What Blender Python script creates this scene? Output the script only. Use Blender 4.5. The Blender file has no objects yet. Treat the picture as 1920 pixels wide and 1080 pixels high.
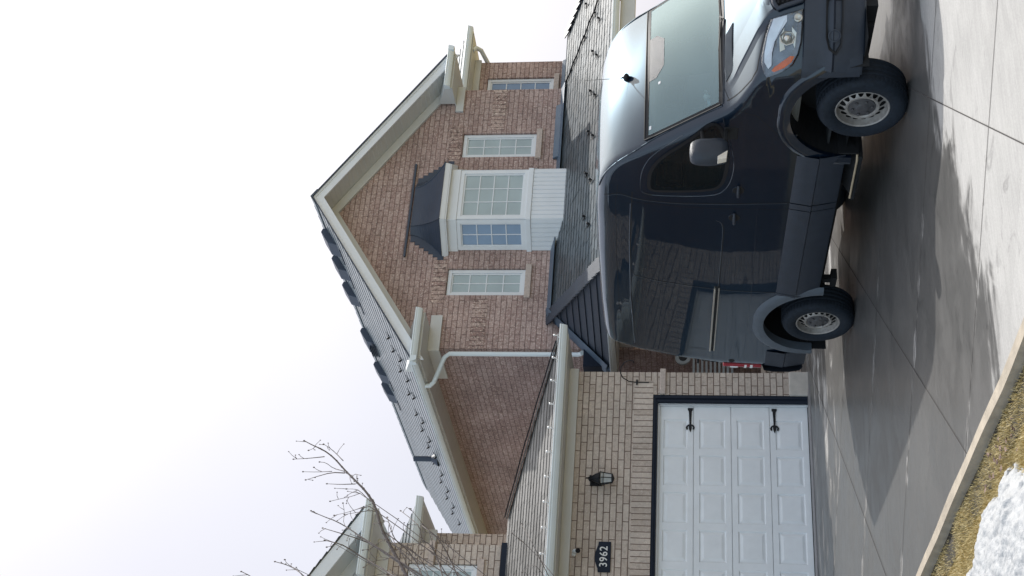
import bpy, bmesh, math, random
from mathutils import Vector, Matrix, noise
random.seed(7)
R = math.radians
scene = bpy.context.scene
COL = scene.collection

# ------------------------------------------------------------------ camera (phone held on its side)
FPX = 2660.0; YAW = R(32.3); PITCH = math.atan((1313-960)/FPX); CAMH = 1.53
Rt = Vector((math.cos(YAW), -math.sin(YAW), 0)); Fh = Vector((math.sin(YAW), math.cos(YAW), 0)); Zu = Vector((0, 0, 1))
Fw = Fh*math.cos(PITCH)+Zu*math.sin(PITCH); Up = -Fh*math.sin(PITCH)+Zu*math.cos(PITCH)
cd = bpy.data.cameras.new('camera'); cam = bpy.data.objects.new('camera', cd); COL.objects.link(cam)
m3 = Matrix((-Up, Rt, -Fw)).transposed()
cam.matrix_world = Matrix.Translation((0, 0, CAMH)) @ m3.to_4x4()
cd.sensor_width = 36; cd.lens = FPX/1920*36; cd.clip_end = 2000; cd.clip_start = 0.05
scene.camera = cam

# ------------------------------------------------------------------ light
SUN_AZ = R(69); SUN_EL = R(43)
SUNV = Vector((math.cos(SUN_EL)*math.sin(SUN_AZ), math.cos(SUN_EL)*math.cos(SUN_AZ), math.sin(SUN_EL)))
sl = bpy.data.lights.new('sun', 'SUN'); sl.energy = 4.3; sl.angle = R(0.6); sl.color = (1.0, .965, .91)
so = bpy.data.objects.new('sun', sl); COL.objects.link(so); so.rotation_euler = SUNV.to_track_quat('Z', 'Y').to_euler()
w = bpy.data.worlds.new("World"); scene.world = w; w.use_nodes = True
nt = w.node_tree; nt.nodes.clear(); N = nt.nodes.new; L = nt.links.new
out = N('ShaderNodeOutputWorld'); bg = N('ShaderNodeBackground'); bg.inputs[1].default_value = 0.1
sky = N('ShaderNodeTexSky'); sky.sky_type = 'NISHITA'; sky.sun_disc = False; sky.sun_elevation = SUN_EL; sky.sun_rotation = SUN_AZ
sky.dust_density = 3; sky.air_density = 1.2
tc = N('ShaderNodeTexCoord')
dot = N('ShaderNodeVectorMath'); dot.operation = 'DOT_PRODUCT'; L(tc.outputs['Generated'], dot.inputs[0]); dot.inputs[1].default_value = SUNV
cr_ = N('ShaderNodeMapRange'); cr_.inputs[1].default_value = -.6; cr_.inputs[2].default_value = .75; L(dot.outputs['Value'], cr_.inputs[0])
base_ = N('ShaderNodeMix'); base_.data_type = 'RGBA'; L(cr_.outputs[0], base_.inputs[0]); base_.inputs[6].default_value = (8.6, 11.2, 13.4, 1); base_.inputs[7].default_value = (7.4, 7.3, 8.3, 1)
mr = N('ShaderNodeMapRange'); mr.inputs[1].default_value = 0.0; mr.inputs[2].default_value = 1.0; L(dot.outputs['Value'], mr.inputs[0])
pw = N('ShaderNodeMath'); pw.operation = 'POWER'; L(mr.outputs[0], pw.inputs[0]); pw.inputs[1].default_value = 7.0
veil = N('ShaderNodeMix'); veil.data_type = 'RGBA'; L(pw.outputs[0], veil.inputs[0])
L(base_.outputs[2], veil.inputs[6]); veil.inputs[7].default_value = (34, 33, 31, 1)
cl = N('ShaderNodeTexNoise'); cl.inputs['Scale'].default_value = 2.2; cl.inputs['Detail'].default_value = 4; L(tc.outputs['Generated'], cl.inputs[0])
cm = N('ShaderNodeMapRange'); cm.inputs[1].default_value = .3; cm.inputs[2].default_value = .7; cm.inputs[3].default_value = .94; cm.inputs[4].default_value = 1.06; L(cl.outputs[0], cm.inputs[0])
vm = N('ShaderNodeVectorMath'); vm.operation = 'SCALE'; L(veil.outputs[2], vm.inputs[0]); L(cm.outputs[0], vm.inputs['Scale'])
ad = N('ShaderNodeMix'); ad.data_type = 'RGBA'; ad.inputs[0].default_value = .88; L(sky.outputs[0], ad.inputs[6]); L(vm.outputs[0], ad.inputs[7])
L(ad.outputs[2], bg.inputs[0]); L(bg.outputs[0], out.inputs[0])
scene.view_settings.view_transform = 'Standard'; scene.view_settings.look = 'None'
scene.view_settings.exposure = 0.0; scene.view_settings.gamma = 1

# ------------------------------------------------------------------ materials
def mat(name, col=(.5, .5, .5), rough=.6, metal=0, spec=.5, coat=0, coatr=.03, nscale=0, namt=.15, bump=0, bscale=200, rvar=0):
    m = bpy.data.materials.new(name); m.use_nodes = True; t = m.node_tree
    b = t.nodes['Principled BSDF']; b.inputs['Base Color'].default_value = (*col, 1)
    b.inputs['Roughness'].default_value = rough; b.inputs['Metallic'].default_value = metal
    b.inputs['Specular IOR Level'].default_value = spec
    b.inputs['Coat Weight'].default_value = coat; b.inputs['Coat Roughness'].default_value = coatr
    co = t.nodes.new('ShaderNodeTexCoord')
    if nscale:
        n = t.nodes.new('ShaderNodeTexNoise'); n.inputs['Scale'].default_value = nscale; n.inputs['Detail'].default_value = 6
        t.links.new(co.outputs['Object'], n.inputs[0])
        r = t.nodes.new('ShaderNodeMapRange'); r.inputs[1].default_value = .25; r.inputs[2].default_value = .75
        r.inputs[3].default_value = 1-namt; r.inputs[4].default_value = 1+namt; t.links.new(n.outputs[0], r.inputs[0])
        v = t.nodes.new('ShaderNodeVectorMath'); v.operation = 'SCALE'; v.inputs[0].default_value = col
        t.links.new(r.outputs[0], v.inputs['Scale']); t.links.new(v.outputs[0], b.inputs['Base Color'])
        if rvar:
            r2 = t.nodes.new('ShaderNodeMapRange'); r2.inputs[1].default_value = .3; r2.inputs[2].default_value = .7
            r2.inputs[3].default_value = rough-rvar; r2.inputs[4].default_value = rough+rvar
            t.links.new(n.outputs[0], r2.inputs[0]); t.links.new(r2.outputs[0], b.inputs['Roughness'])
    if bump:
        n = t.nodes.new('ShaderNodeTexNoise'); n.inputs['Scale'].default_value = bscale; n.inputs['Detail'].default_value = 4
        t.links.new(co.outputs['Object'], n.inputs[0])
        bp = t.nodes.new('ShaderNodeBump'); bp.inputs['Strength'].default_value = bump; bp.inputs['Distance'].default_value = .01
        t.links.new(n.outputs[0], bp.inputs['Height']); t.links.new(bp.outputs[0], b.inputs['Normal'])
    return m

def brick(name, axis, c1, c2, mortar, fleck, off=(0, 0), soldier=False, bw=.267, bh=.0895, fl=.35, ms=.0055, dk=.72):
    m = bpy.data.materials.new(name); m.use_nodes = True; t = m.node_tree; Nn = t.nodes.new; K = t.links.new
    b = t.nodes['Principled BSDF']; b.inputs['Roughness'].default_value = .9; b.inputs['Specular IOR Level'].default_value = .25
    co = Nn('ShaderNodeTexCoord'); sp = Nn('ShaderNodeSeparateXYZ'); K(co.outputs['Object'], sp.inputs[0])
    cb = Nn('ShaderNodeCombineXYZ')
    a = sp.outputs[0] if axis == 'x' else sp.outputs[1]
    if soldier: K(sp.outputs[2], cb.inputs[0]); K(a, cb.inputs[1])
    else: K(a, cb.inputs[0]); K(sp.outputs[2], cb.inputs[1])
    ofs = Nn('ShaderNodeVectorMath'); ofs.inputs[1].default_value = (off[0], off[1], 0); K(cb.outputs[0], ofs.inputs[0])
    # slight waviness of hand laid courses
    nw = Nn('ShaderNodeTexNoise'); nw.inputs['Scale'].default_value = 9; K(ofs.outputs[0], nw.inputs[0])
    ws = Nn('ShaderNodeVectorMath'); ws.operation = 'MULTIPLY_ADD'; K(nw.outputs['Color'], ws.inputs[0]); ws.inputs[1].default_value = (.006, .006, 0); K(ofs.outputs[0], ws.inputs[2])
    bt = Nn('ShaderNodeTexBrick'); K(ws.outputs[0], bt.inputs[0])
    bt.inputs['Color1'].default_value = (*c1, 1); bt.inputs['Color2'].default_value = (*c2, 1); bt.inputs['Mortar'].default_value = (*mortar, 1)
    bt.inputs['Scale'].default_value = 1; bt.inputs['Mortar Size'].default_value = ms; bt.inputs['Mortar Smooth'].default_value = .25
    bt.inputs['Bias'].default_value = -.1; bt.inputs['Brick Width'].default_value = bw; bt.inputs['Row Height'].default_value = bh
    if soldier: bt.offset = 0
    n1 = Nn('ShaderNodeTexNoise'); n1.inputs['Scale'].default_value = 42; n1.inputs['Detail'].default_value = 5; n1.inputs['Roughness'].default_value = .6; n1.inputs['Distortion'].default_value = 1.2; K(ws.outputs[0], n1.inputs[0])
    r1 = Nn('ShaderNodeMapRange'); r1.inputs[1].default_value = .54; r1.inputs[2].default_value = .62; r1.inputs[4].default_value = fl; K(n1.outputs[0], r1.inputs[0])
    inv = Nn('ShaderNodeMath'); inv.operation = 'SUBTRACT'; inv.inputs[0].default_value = 1; K(bt.outputs['Fac'], inv.inputs[1])
    fm = Nn('ShaderNodeMath'); fm.operation = 'MULTIPLY'; K(r1.outputs[0], fm.inputs[0]); K(inv.outputs[0], fm.inputs[1])
    mx = Nn('ShaderNodeMix'); mx.data_type = 'RGBA'; K(fm.outputs[0], mx.inputs[0]); K(bt.outputs['Color'], mx.inputs[6]); mx.inputs[7].default_value = (*fleck, 1)
    # broad blotches plus dark scorch on some bricks
    n2 = Nn('ShaderNodeTexNoise'); n2.inputs['Scale'].default_value = 1.3; n2.inputs['Detail'].default_value = 5; K(ofs.outputs[0], n2.inputs[0])
    r2 = Nn('ShaderNodeMapRange'); r2.inputs[1].default_value = .3; r2.inputs[2].default_value = .7; r2.inputs[3].default_value = .84; r2.inputs[4].default_value = 1.14; K(n2.outputs[0], r2.inputs[0])
    n3 = Nn('ShaderNodeTexNoise'); n3.inputs['Scale'].default_value = 17; n3.inputs['Detail'].default_value = 6; K(ofs.outputs[0], n3.inputs[0])
    r3 = Nn('ShaderNodeMapRange'); r3.inputs[1].default_value = .36; r3.inputs[2].default_value = .5; r3.inputs[3].default_value = dk; r3.inputs[4].default_value = 1.0; K(n3.outputs[0], r3.inputs[0])
    mm = Nn('ShaderNodeMath'); mm.operation = 'MULTIPLY'; K(r2.outputs[0], mm.inputs[0]); K(r3.outputs[0], mm.inputs[1])
    sc = Nn('ShaderNodeVectorMath'); sc.operation = 'SCALE'; K(mx.outputs[2], sc.inputs[0]); K(mm.outputs[0], sc.inputs['Scale']); K(sc.outputs[0], b.inputs['Base Color'])
    hm = Nn('ShaderNodeMath'); hm.operation = 'MULTIPLY_ADD'; K(inv.outputs[0], hm.inputs[0]); hm.inputs[1].default_value = .7
    h2 = Nn('ShaderNodeMath'); h2.operation = 'MULTIPLY'; K(n1.outputs[0], h2.inputs[0]); h2.inputs[1].default_value = .6; K(h2.outputs[0], hm.inputs[2])
    bp = Nn('ShaderNodeBump'); bp.inputs['Strength'].default_value = .9; bp.inputs['Distance'].default_value = .012; K(hm.outputs[0], bp.inputs['Height']); K(bp.outputs[0], b.inputs['Normal'])
    return m
RED = dict(c1=(.36, .248, .222), c2=(.47, .35, .315), mortar=(.23, .155, .135), fleck=(.70, .59, .52), bw=.267, fl=.85)
TAN = dict(c1=(.48, .40, .338), c2=(.58, .50, .43), mortar=(.19, .14, .115), fleck=(.72, .64, .58), fl=.5, ms=.0068, dk=.86)
TAN_S = dict(TAN)
M = {}
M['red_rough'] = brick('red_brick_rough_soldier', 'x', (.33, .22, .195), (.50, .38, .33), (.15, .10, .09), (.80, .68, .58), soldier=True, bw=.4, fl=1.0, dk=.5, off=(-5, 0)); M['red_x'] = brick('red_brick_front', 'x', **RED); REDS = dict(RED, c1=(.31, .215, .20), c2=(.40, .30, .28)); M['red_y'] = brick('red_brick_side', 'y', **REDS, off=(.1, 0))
M['tan_x'] = brick('tan_brick_front', 'x', **TAN); M['tan_y'] = brick('tan_brick_side', 'y', **TAN)
M['tan_s'] = brick('tan_brick_soldier', 'x', **TAN_S, soldier=True, bw=.3, off=(-2.2, 0))
M['brown_x'] = brick('brown_brick', 'x', (.2, .12, .09), (.27, .17, .12), (.2, .18, .16), (.3, .25, .2))
M['stone'] = mat('cut_stone', (.50, .42, .37), .9, nscale=25, namt=.2, bump=.5, bscale=90)
M['conc_block'] = mat('parged_concrete', (.50, .46, .41), .9, nscale=8, namt=.15, bump=.5, bscale=60)
M['white'] = mat('white_vinyl', (.72, .745, .765), .45, nscale=3, namt=.04)
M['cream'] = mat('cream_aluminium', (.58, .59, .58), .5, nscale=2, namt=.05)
M['creamw'] = mat('pale_gutter_aluminium', (.67, .73, .75), .38, nscale=2, namt=.05)
M['door_white'] = mat('white_garage_steel', (.80, .82, .83), .42, nscale=6, namt=.04, bump=.08, bscale=60)
M['frame_dark'] = mat('dark_navy_trim', (.008, .014, .028), .55, spec=.25, nscale=4, namt=.2)
M['black'] = mat('black_metal', (.009, .010, .013), .5, spec=.3, nscale=20, namt=.2)
M['flash'] = mat('slate_blue_flashing', (.085, .125, .175), .42, nscale=3, namt=.12)
M['hood'] = mat('dark_slate_metal_roof', (.034, .048, .074), .48, nscale=3, namt=.15)
M['rubber'] = mat('tyre_rubber', (.012, .018, .027), .75, spec=.3, nscale=30, namt=.3, bump=.25, bscale=120)
M['rim'] = mat('dusty_silver_steel', (.34, .32, .30), .45, metal=.4, nscale=30, namt=.25)
M['cap'] = mat('grey_hub_plastic', (.07, .068, .072), .5, nscale=30, namt=.2)
M['clad'] = mat('charcoal_plastic', (.022, .030, .045), .5, nscale=9, namt=.15, bump=.25, bscale=350)
M['clad_light'] = mat('weathered_grey_plastic', (.085, .105, .13), .5, nscale=9, namt=.12, bump=.2, bscale=350)
M['void'] = mat('dark_underbody', (.006, .007, .009), .8, nscale=8, namt=.3)
M['tanedge'] = mat('tan_step_edge', (.42, .33, .22), .6, nscale=8, namt=.2)
M['chrome'] = mat('bright_trim', (.62, .60, .55), .3, metal=.9, nscale=10, namt=.08)
M['amber'] = mat('amber_lens', (.85, .17, .015), .2, spec=.6, nscale=8, namt=.2)
M['redlens'] = mat('red_tape', (.30, .025, .04), .35, nscale=20, namt=.2)
M['whitetape'] = mat('white_tape', (.75, .75, .76), .35, nscale=20, namt=.08)
M['blind'] = mat('pale_blind', (.50, .56, .54), .8, nscale=6, namt=.06)
M['bark'] = mat('grey_brown_bark', (.17, .145, .14), .85, nscale=40, namt=.35, bump=.4, bscale=150)
M['kerb_shade'] = mat('dark_kerb_shade', (.03, .025, .018), .9, nscale=10, namt=.4, bump=.6, bscale=60)
M['kerb'] = mat('tan_kerb_board', (.36, .31, .245), .85, nscale=7, namt=.22, bump=.6, bscale=40)
M['silver_post'] = mat('grey_slat_paint', (.25, .27, .28), .5, nscale=8, namt=.1)
M['interior'] = mat('van_interior', (.17, .18, .18), .8, nscale=6, namt=.2)
M['liner'] = mat('dark_cab_liner', (.022, .025, .028), .9, nscale=6, namt=.2)
M['seat'] = mat('van_seat_fabric', (.07, .062, .055), .9, nscale=40, namt=.2)
M['paper'] = mat('pale_blue_wrapper', (.35, .62, .80), .6, nscale=14, namt=.3)

def pane_mat(name, col, rough=.06, wob=.02):
    m = mat(name, col, rough, spec=.8, nscale=2.2, namt=.12, bump=wob, bscale=3.5)
    return m
M['pane'] = pane_mat('window_glass_over_blind', (.36, .43, .43))
M['pane_side'] = pane_mat('window_glass_blue', (.17, .25, .37))
M['gloss_dark'] = pane_mat('dark_van_glass', (.006, .013, .017), .03, .004)

# shingles: every tab is real geometry, tone varies from tab to tab
def shingle(name, col, rough, amt=.3):
    m = bpy.data.materials.new(name); m.use_nodes = True; t = m.node_tree; b = t.nodes['Principled BSDF']; K = t.links.new
    g = t.nodes.new('ShaderNodeNewGeometry'); r = t.nodes.new('ShaderNodeMapRange'); K(g.outputs['Random Per Island'], r.inputs[0])
    r.inputs[3].default_value = 1-amt; r.inputs[4].default_value = 1+amt
    co = t.nodes.new('ShaderNodeTexCoord'); n = t.nodes.new('ShaderNodeTexNoise'); n.inputs['Scale'].default_value = 60; n.inputs['Detail'].default_value = 4; K(co.outputs['Object'], n.inputs[0])
    r2 = t.nodes.new('ShaderNodeMapRange'); r2.inputs[1].default_value = .3; r2.inputs[2].default_value = .7; r2.inputs[3].default_value = .65; r2.inputs[4].default_value = 1.35; K(n.outputs[0], r2.inputs[0])
    mm = t.nodes.new('ShaderNodeMath'); mm.operation = 'MULTIPLY'; K(r.outputs[0], mm.inputs[0]); K(r2.outputs[0], mm.inputs[1])
    v = t.nodes.new('ShaderNodeVectorMath'); v.operation = 'SCALE'; v.inputs[0].default_value = col; K(mm.outputs[0], v.inputs['Scale']); K(v.outputs[0], b.inputs['Base Color'])
    b.inputs['Roughness'].default_value = rough; b.inputs['Specular IOR Level'].default_value = .6
    bp = t.nodes.new('ShaderNodeBump'); bp.inputs['Strength'].default_value = .5; bp.inputs['Distance'].default_value = .006; K(n.outputs[0], bp.inputs['Height']); K(bp.outputs[0], b.inputs['Normal'])
    return m
M['sh_main'] = shingle('slate_grey_shingle', (.15, .18, .20), .30, .10)
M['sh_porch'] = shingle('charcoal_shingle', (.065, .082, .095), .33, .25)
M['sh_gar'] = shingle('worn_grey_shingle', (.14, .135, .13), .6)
M['sh_left'] = shingle('shade_toned_shingle', (.03, .042, .062), .5, .12)  # darker copy of the porch shingle, the hip end's shade put into colour

def paint():
    m = bpy.data.materials.new('black_navy_van_paint'); m.use_nodes = True; t = m.node_tree; b = t.nodes['Principled BSDF']; K = t.links.new
    co = t.nodes.new('ShaderNodeTexCoord'); n = t.nodes.new('ShaderNodeTexNoise'); n.inputs['Scale'].default_value = 1.5; n.inputs['Detail'].default_value = 5; K(co.outputs['Object'], n.inputs[0])
    r = t.nodes.new('ShaderNodeMapRange'); r.inputs[1].default_value = .3; r.inputs[2].default_value = .7; r.inputs[3].default_value = .30; r.inputs[4].default_value = .40; K(n.outputs[0], r.inputs[0])
    K(r.outputs[0], b.inputs['Roughness'])
    b.inputs['Base Color'].default_value = (.004, .009, .018, 1); b.inputs['Metallic'].default_value = .0; b.inputs['Specular IOR Level'].default_value = .3; b.inputs['Coat IOR'].default_value = 1.57; b.inputs['Coat Tint'].default_value = (.60, .82, 1, 1)
    b.inputs['Coat Weight'].default_value = 1; b.inputs['Coat Roughness'].default_value = .02
    n2 = t.nodes.new('ShaderNodeTexNoise'); n2.inputs['Scale'].default_value = 2.0; n2.inputs['Detail'].default_value = 1; K(co.outputs['Object'], n2.inputs[0])
    bp = t.nodes.new('ShaderNodeBump'); bp.inputs['Strength'].default_value = .03; bp.inputs['Distance'].default_value = .01; K(n2.outputs[0], bp.inputs['Height']); K(bp.outputs[0], b.inputs['Coat Normal'])
    return m
M['paint'] = paint()

def windshield_mat():
    m = bpy.data.materials.new('dust_and_sky_windshield_glass'); m.use_nodes = True; t = m.node_tree; t.nodes.clear(); Nn = t.nodes.new; K = t.links.new
    o = Nn('ShaderNodeOutputMaterial'); tr = Nn('ShaderNodeBsdfTransparent'); tr.inputs[0].default_value = (.62, .78, .76, 1)
    df = Nn('ShaderNodeBsdfDiffuse'); df.inputs[0].default_value = (.48, .66, .70, 1)  # teal diffuse: dust film plus the sky's reflection put into the colour
    gl = Nn('ShaderNodeBsdfGlossy'); gl.inputs['Roughness'].default_value = .03; gl.inputs[0].default_value = (.85, 1, 1, 1)
    co = Nn('ShaderNodeTexCoord'); n = Nn('ShaderNodeTexNoise'); n.inputs['Scale'].default_value = 1.2; n.inputs['Detail'].default_value = 2; K(co.outputs['Object'], n.inputs[0])
    r = Nn('ShaderNodeMapRange'); r.inputs[1].default_value = .3; r.inputs[2].default_value = .7; r.inputs[3].default_value = .23; r.inputs[4].default_value = .29; K(n.outputs[0], r.inputs[0])
    a = Nn('ShaderNodeMixShader'); K(r.outputs[0], a.inputs[0]); K(tr.outputs[0], a.inputs[1]); K(df.outputs[0], a.inputs[2])
    f = Nn('ShaderNodeFresnel'); f.inputs[0].default_value = 1.75
    b = Nn('ShaderNodeMixShader'); K(f.outputs[0], b.inputs[0]); K(a.outputs[0], b.inputs[1]); K(gl.outputs[0], b.inputs[2]); K(b.outputs[0], o.inputs[0])
    return m
M['windshield'] = windshield_mat()

def clear_mat(name, tint, rough=.05, diffuse_mix=.08, dcol=(.7, .7, .7)):
    m = bpy.data.materials.new(name); m.use_nodes = True; t = m.node_tree; t.nodes.clear(); Nn = t.nodes.new; K = t.links.new
    o = Nn('ShaderNodeOutputMaterial'); tr = Nn('ShaderNodeBsdfTransparent'); tr.inputs[0].default_value = (*tint, 1)
    df = Nn('ShaderNodeBsdfDiffuse'); df.inputs[0].default_value = (*dcol, 1)
    gl = Nn('ShaderNodeBsdfGlossy'); gl.inputs['Roughness'].default_value = rough
    a = Nn('ShaderNodeMixShader'); a.inputs[0].default_value = diffuse_mix; K(tr.outputs[0], a.inputs[1]); K(df.outputs[0], a.inputs[2])  # share of plain diffuse colour mixed into the clear glass
    f = Nn('ShaderNodeFresnel'); f.inputs[0].default_value = 1.5
    b = Nn('ShaderNodeMixShader'); K(f.outputs[0], b.inputs[0]); K(a.outputs[0], b.inputs[1]); K(gl.outputs[0], b.inputs[2]); K(b.outputs[0], o.inputs[0])
    return m
M['tint'] = clear_mat('tinted_side_glass', (.34, .40, .42), .02, .02, (.3, .5, .6))
M['clear'] = clear_mat('clear_lamp_lens', (.96, .97, .98), .02, .0)
M['lantern_glass'] = clear_mat('lantern_glass', (.80, .86, .88), .1, .5, (.66, .70, .72))

def concrete():
    m = bpy.data.materials.new('damp_driveway_concrete'); m.use_nodes = True; t = m.node_tree; b = t.nodes['Principled BSDF']; Nn = t.nodes.new; K = t.links.new
    co = Nn('ShaderNodeTexCoord')
    def noi(scale, det=5, sx=1, sy=1, rot=0, dis=0):
        mp = Nn('ShaderNodeMapping'); mp.inputs['Scale'].default_value = (sx, sy, 1); mp.inputs['Rotation'].default_value = (0, 0, rot); K(co.outputs['Object'], mp.inputs[0])
        n = Nn('ShaderNodeTexNoise'); n.inputs['Scale'].default_value = scale; n.inputs['Detail'].default_value = det; n.inputs['Distortion'].default_value = dis; n.inputs['Roughness'].default_value = .6; K(mp.outputs[0], n.inputs[0]); return n.outputs[0]
    def rng(x, a, c, lo, hi):
        r = Nn('ShaderNodeMapRange'); r.interpolation_type = 'SMOOTHSTEP'; r.inputs[1].default_value = a; r.inputs[2].default_value = c; r.inputs[3].default_value = lo; r.inputs[4].default_value = hi; K(x, r.inputs[0]); return r.outputs[0]
    def mul(a, c, op='MULTIPLY'):
        q = Nn('ShaderNodeMath'); q.operation = op
        for i, x in enumerate((a, c)):
            if isinstance(x, (int, float)): q.inputs[i].default_value = x
            else: K(x, q.inputs[i])
        return q.outputs[0]
    sp = Nn('ShaderNodeSeparateXYZ'); K(co.outputs['Object'], sp.inputs[0])
    # broomed across the slabs, so damp patches and streaks run along the sawn bands (x+y constant)
    st1 = noi(1.0, 7, .55, 3.4, R(45), .3); st2 = noi(1.0, 5, 3.0, 34, R(45), .2); big = noi(.55, 4)
    xy = mul(sp.outputs[0], sp.outputs[1], 'ADD')
    ph = mul(mul(mul(xy, -13.74, 'ADD'), 1/2.985), 100.5, 'ADD'); fr = Nn('ShaderNodeMath'); fr.operation = 'FRACT'; K(ph, fr.inputs[0])
    dj = mul(fr.outputs[0], -.5, 'ADD'); ab = Nn('ShaderNodeMath'); ab.operation = 'ABSOLUTE'; K(dj, ab.inputs[0])
    edge = rng(mul(ab.outputs[0], mul(mul(st1, -.5, 'ADD'), .16), 'ADD'), .008, .020, 1, 0)      # drier rims beside the cuts
    edge = mul(edge, rng(noi(1.1, 5, 1, 1, 0, .5), .40, .56, .25, 1))
    blot = noi(1.7, 7, .8, 1.5, R(45), .8)
    wetn = mul(mul(st1, .40), mul(mul(big, .30), mul(blot, .30), 'ADD'), 'ADD')
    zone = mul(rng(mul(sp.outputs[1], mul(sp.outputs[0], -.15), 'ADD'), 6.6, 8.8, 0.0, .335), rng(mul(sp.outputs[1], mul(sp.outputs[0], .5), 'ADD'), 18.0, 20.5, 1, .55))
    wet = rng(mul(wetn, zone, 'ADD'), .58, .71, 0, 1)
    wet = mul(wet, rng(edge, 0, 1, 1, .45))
    fine = rng(noi(75, 4), .3, .7, .92, 1.08)
    broad = rng(noi(.7, 6), .3, .7, .90, 1.08)
    streak = rng(st2, .3, .7, .93, 1.06)
    stain = rng(noi(2.6, 6, 1, 1, 0, 1.2), .60, .70, 1, .72)
    broad = mul(broad, stain)
    pit = rng(noi(240, 2), .30, .40, .75, 1)
    mp = Nn('ShaderNodeMapping'); mp.inputs['Rotation'].default_value = (0, 0, R(45)); mp.inputs['Scale'].default_value = (.456, .456, 1); K(co.outputs['Object'], mp.inputs[0])
    fl = Nn('ShaderNodeVectorMath'); fl.operation = 'FLOOR'; K(mp.outputs[0], fl.inputs[0])
    wn = Nn('ShaderNodeTexWhiteNoise'); wn.noise_dimensions = '2D'; K(fl.outputs[0], wn.inputs[0])
    slab = rng(wn.outputs[0], 0, 1, .94, 1.05)
    v = mul(mul(mul(mul(fine, broad), pit), slab), streak)
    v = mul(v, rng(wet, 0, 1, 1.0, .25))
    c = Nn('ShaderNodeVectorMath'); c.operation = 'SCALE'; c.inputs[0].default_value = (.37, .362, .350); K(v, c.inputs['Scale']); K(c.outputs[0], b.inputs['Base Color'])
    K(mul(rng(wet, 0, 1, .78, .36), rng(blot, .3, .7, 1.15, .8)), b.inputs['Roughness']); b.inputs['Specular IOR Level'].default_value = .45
    bp = Nn('ShaderNodeBump'); bp.inputs['Strength'].default_value = .35; bp.inputs['Distance'].default_value = .004
    K(mul(mul(fine, streak), rng(wet, 0, 1, 1, .35)), bp.inputs['Height']); K(bp.outputs[0], b.inputs['Normal'])
    return m
M['concrete'] = concrete()

def grass_mat():
    m = bpy.data.materials.new('winter_grass'); m.use_nodes = True; t = m.node_tree; b = t.nodes['Principled BSDF']; Nn = t.nodes.new; K = t.links.new
    g = Nn('ShaderNodeNewGeometry'); cr = Nn('ShaderNodeValToRGB'); K(g.outputs['Random Per Island'], cr.inputs[0])
    e = cr.color_ramp.elements; e[0].color = (.30, .24, .09, 1); e[1].color = (.70, .58, .33, 1)
    q = e.new(.4); q.color = (.50, .385, .16, 1); q = e.new(.7); q.color = (.55, .44, .20, 1)
    K(cr.outputs[0], b.inputs['Base Color']); b.inputs['Roughness'].default_value = .7
    return m
M['grass'] = grass_mat()
M['lawn'] = mat('thatch', (.30, .24, .11), .95, nscale=14, namt=.5, bump=.8, bscale=80)
M['snow'] = mat('crusty_snow', (.37, .38, .39), .6, nscale=12, namt=.12, bump=.6, bscale=70)

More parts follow.
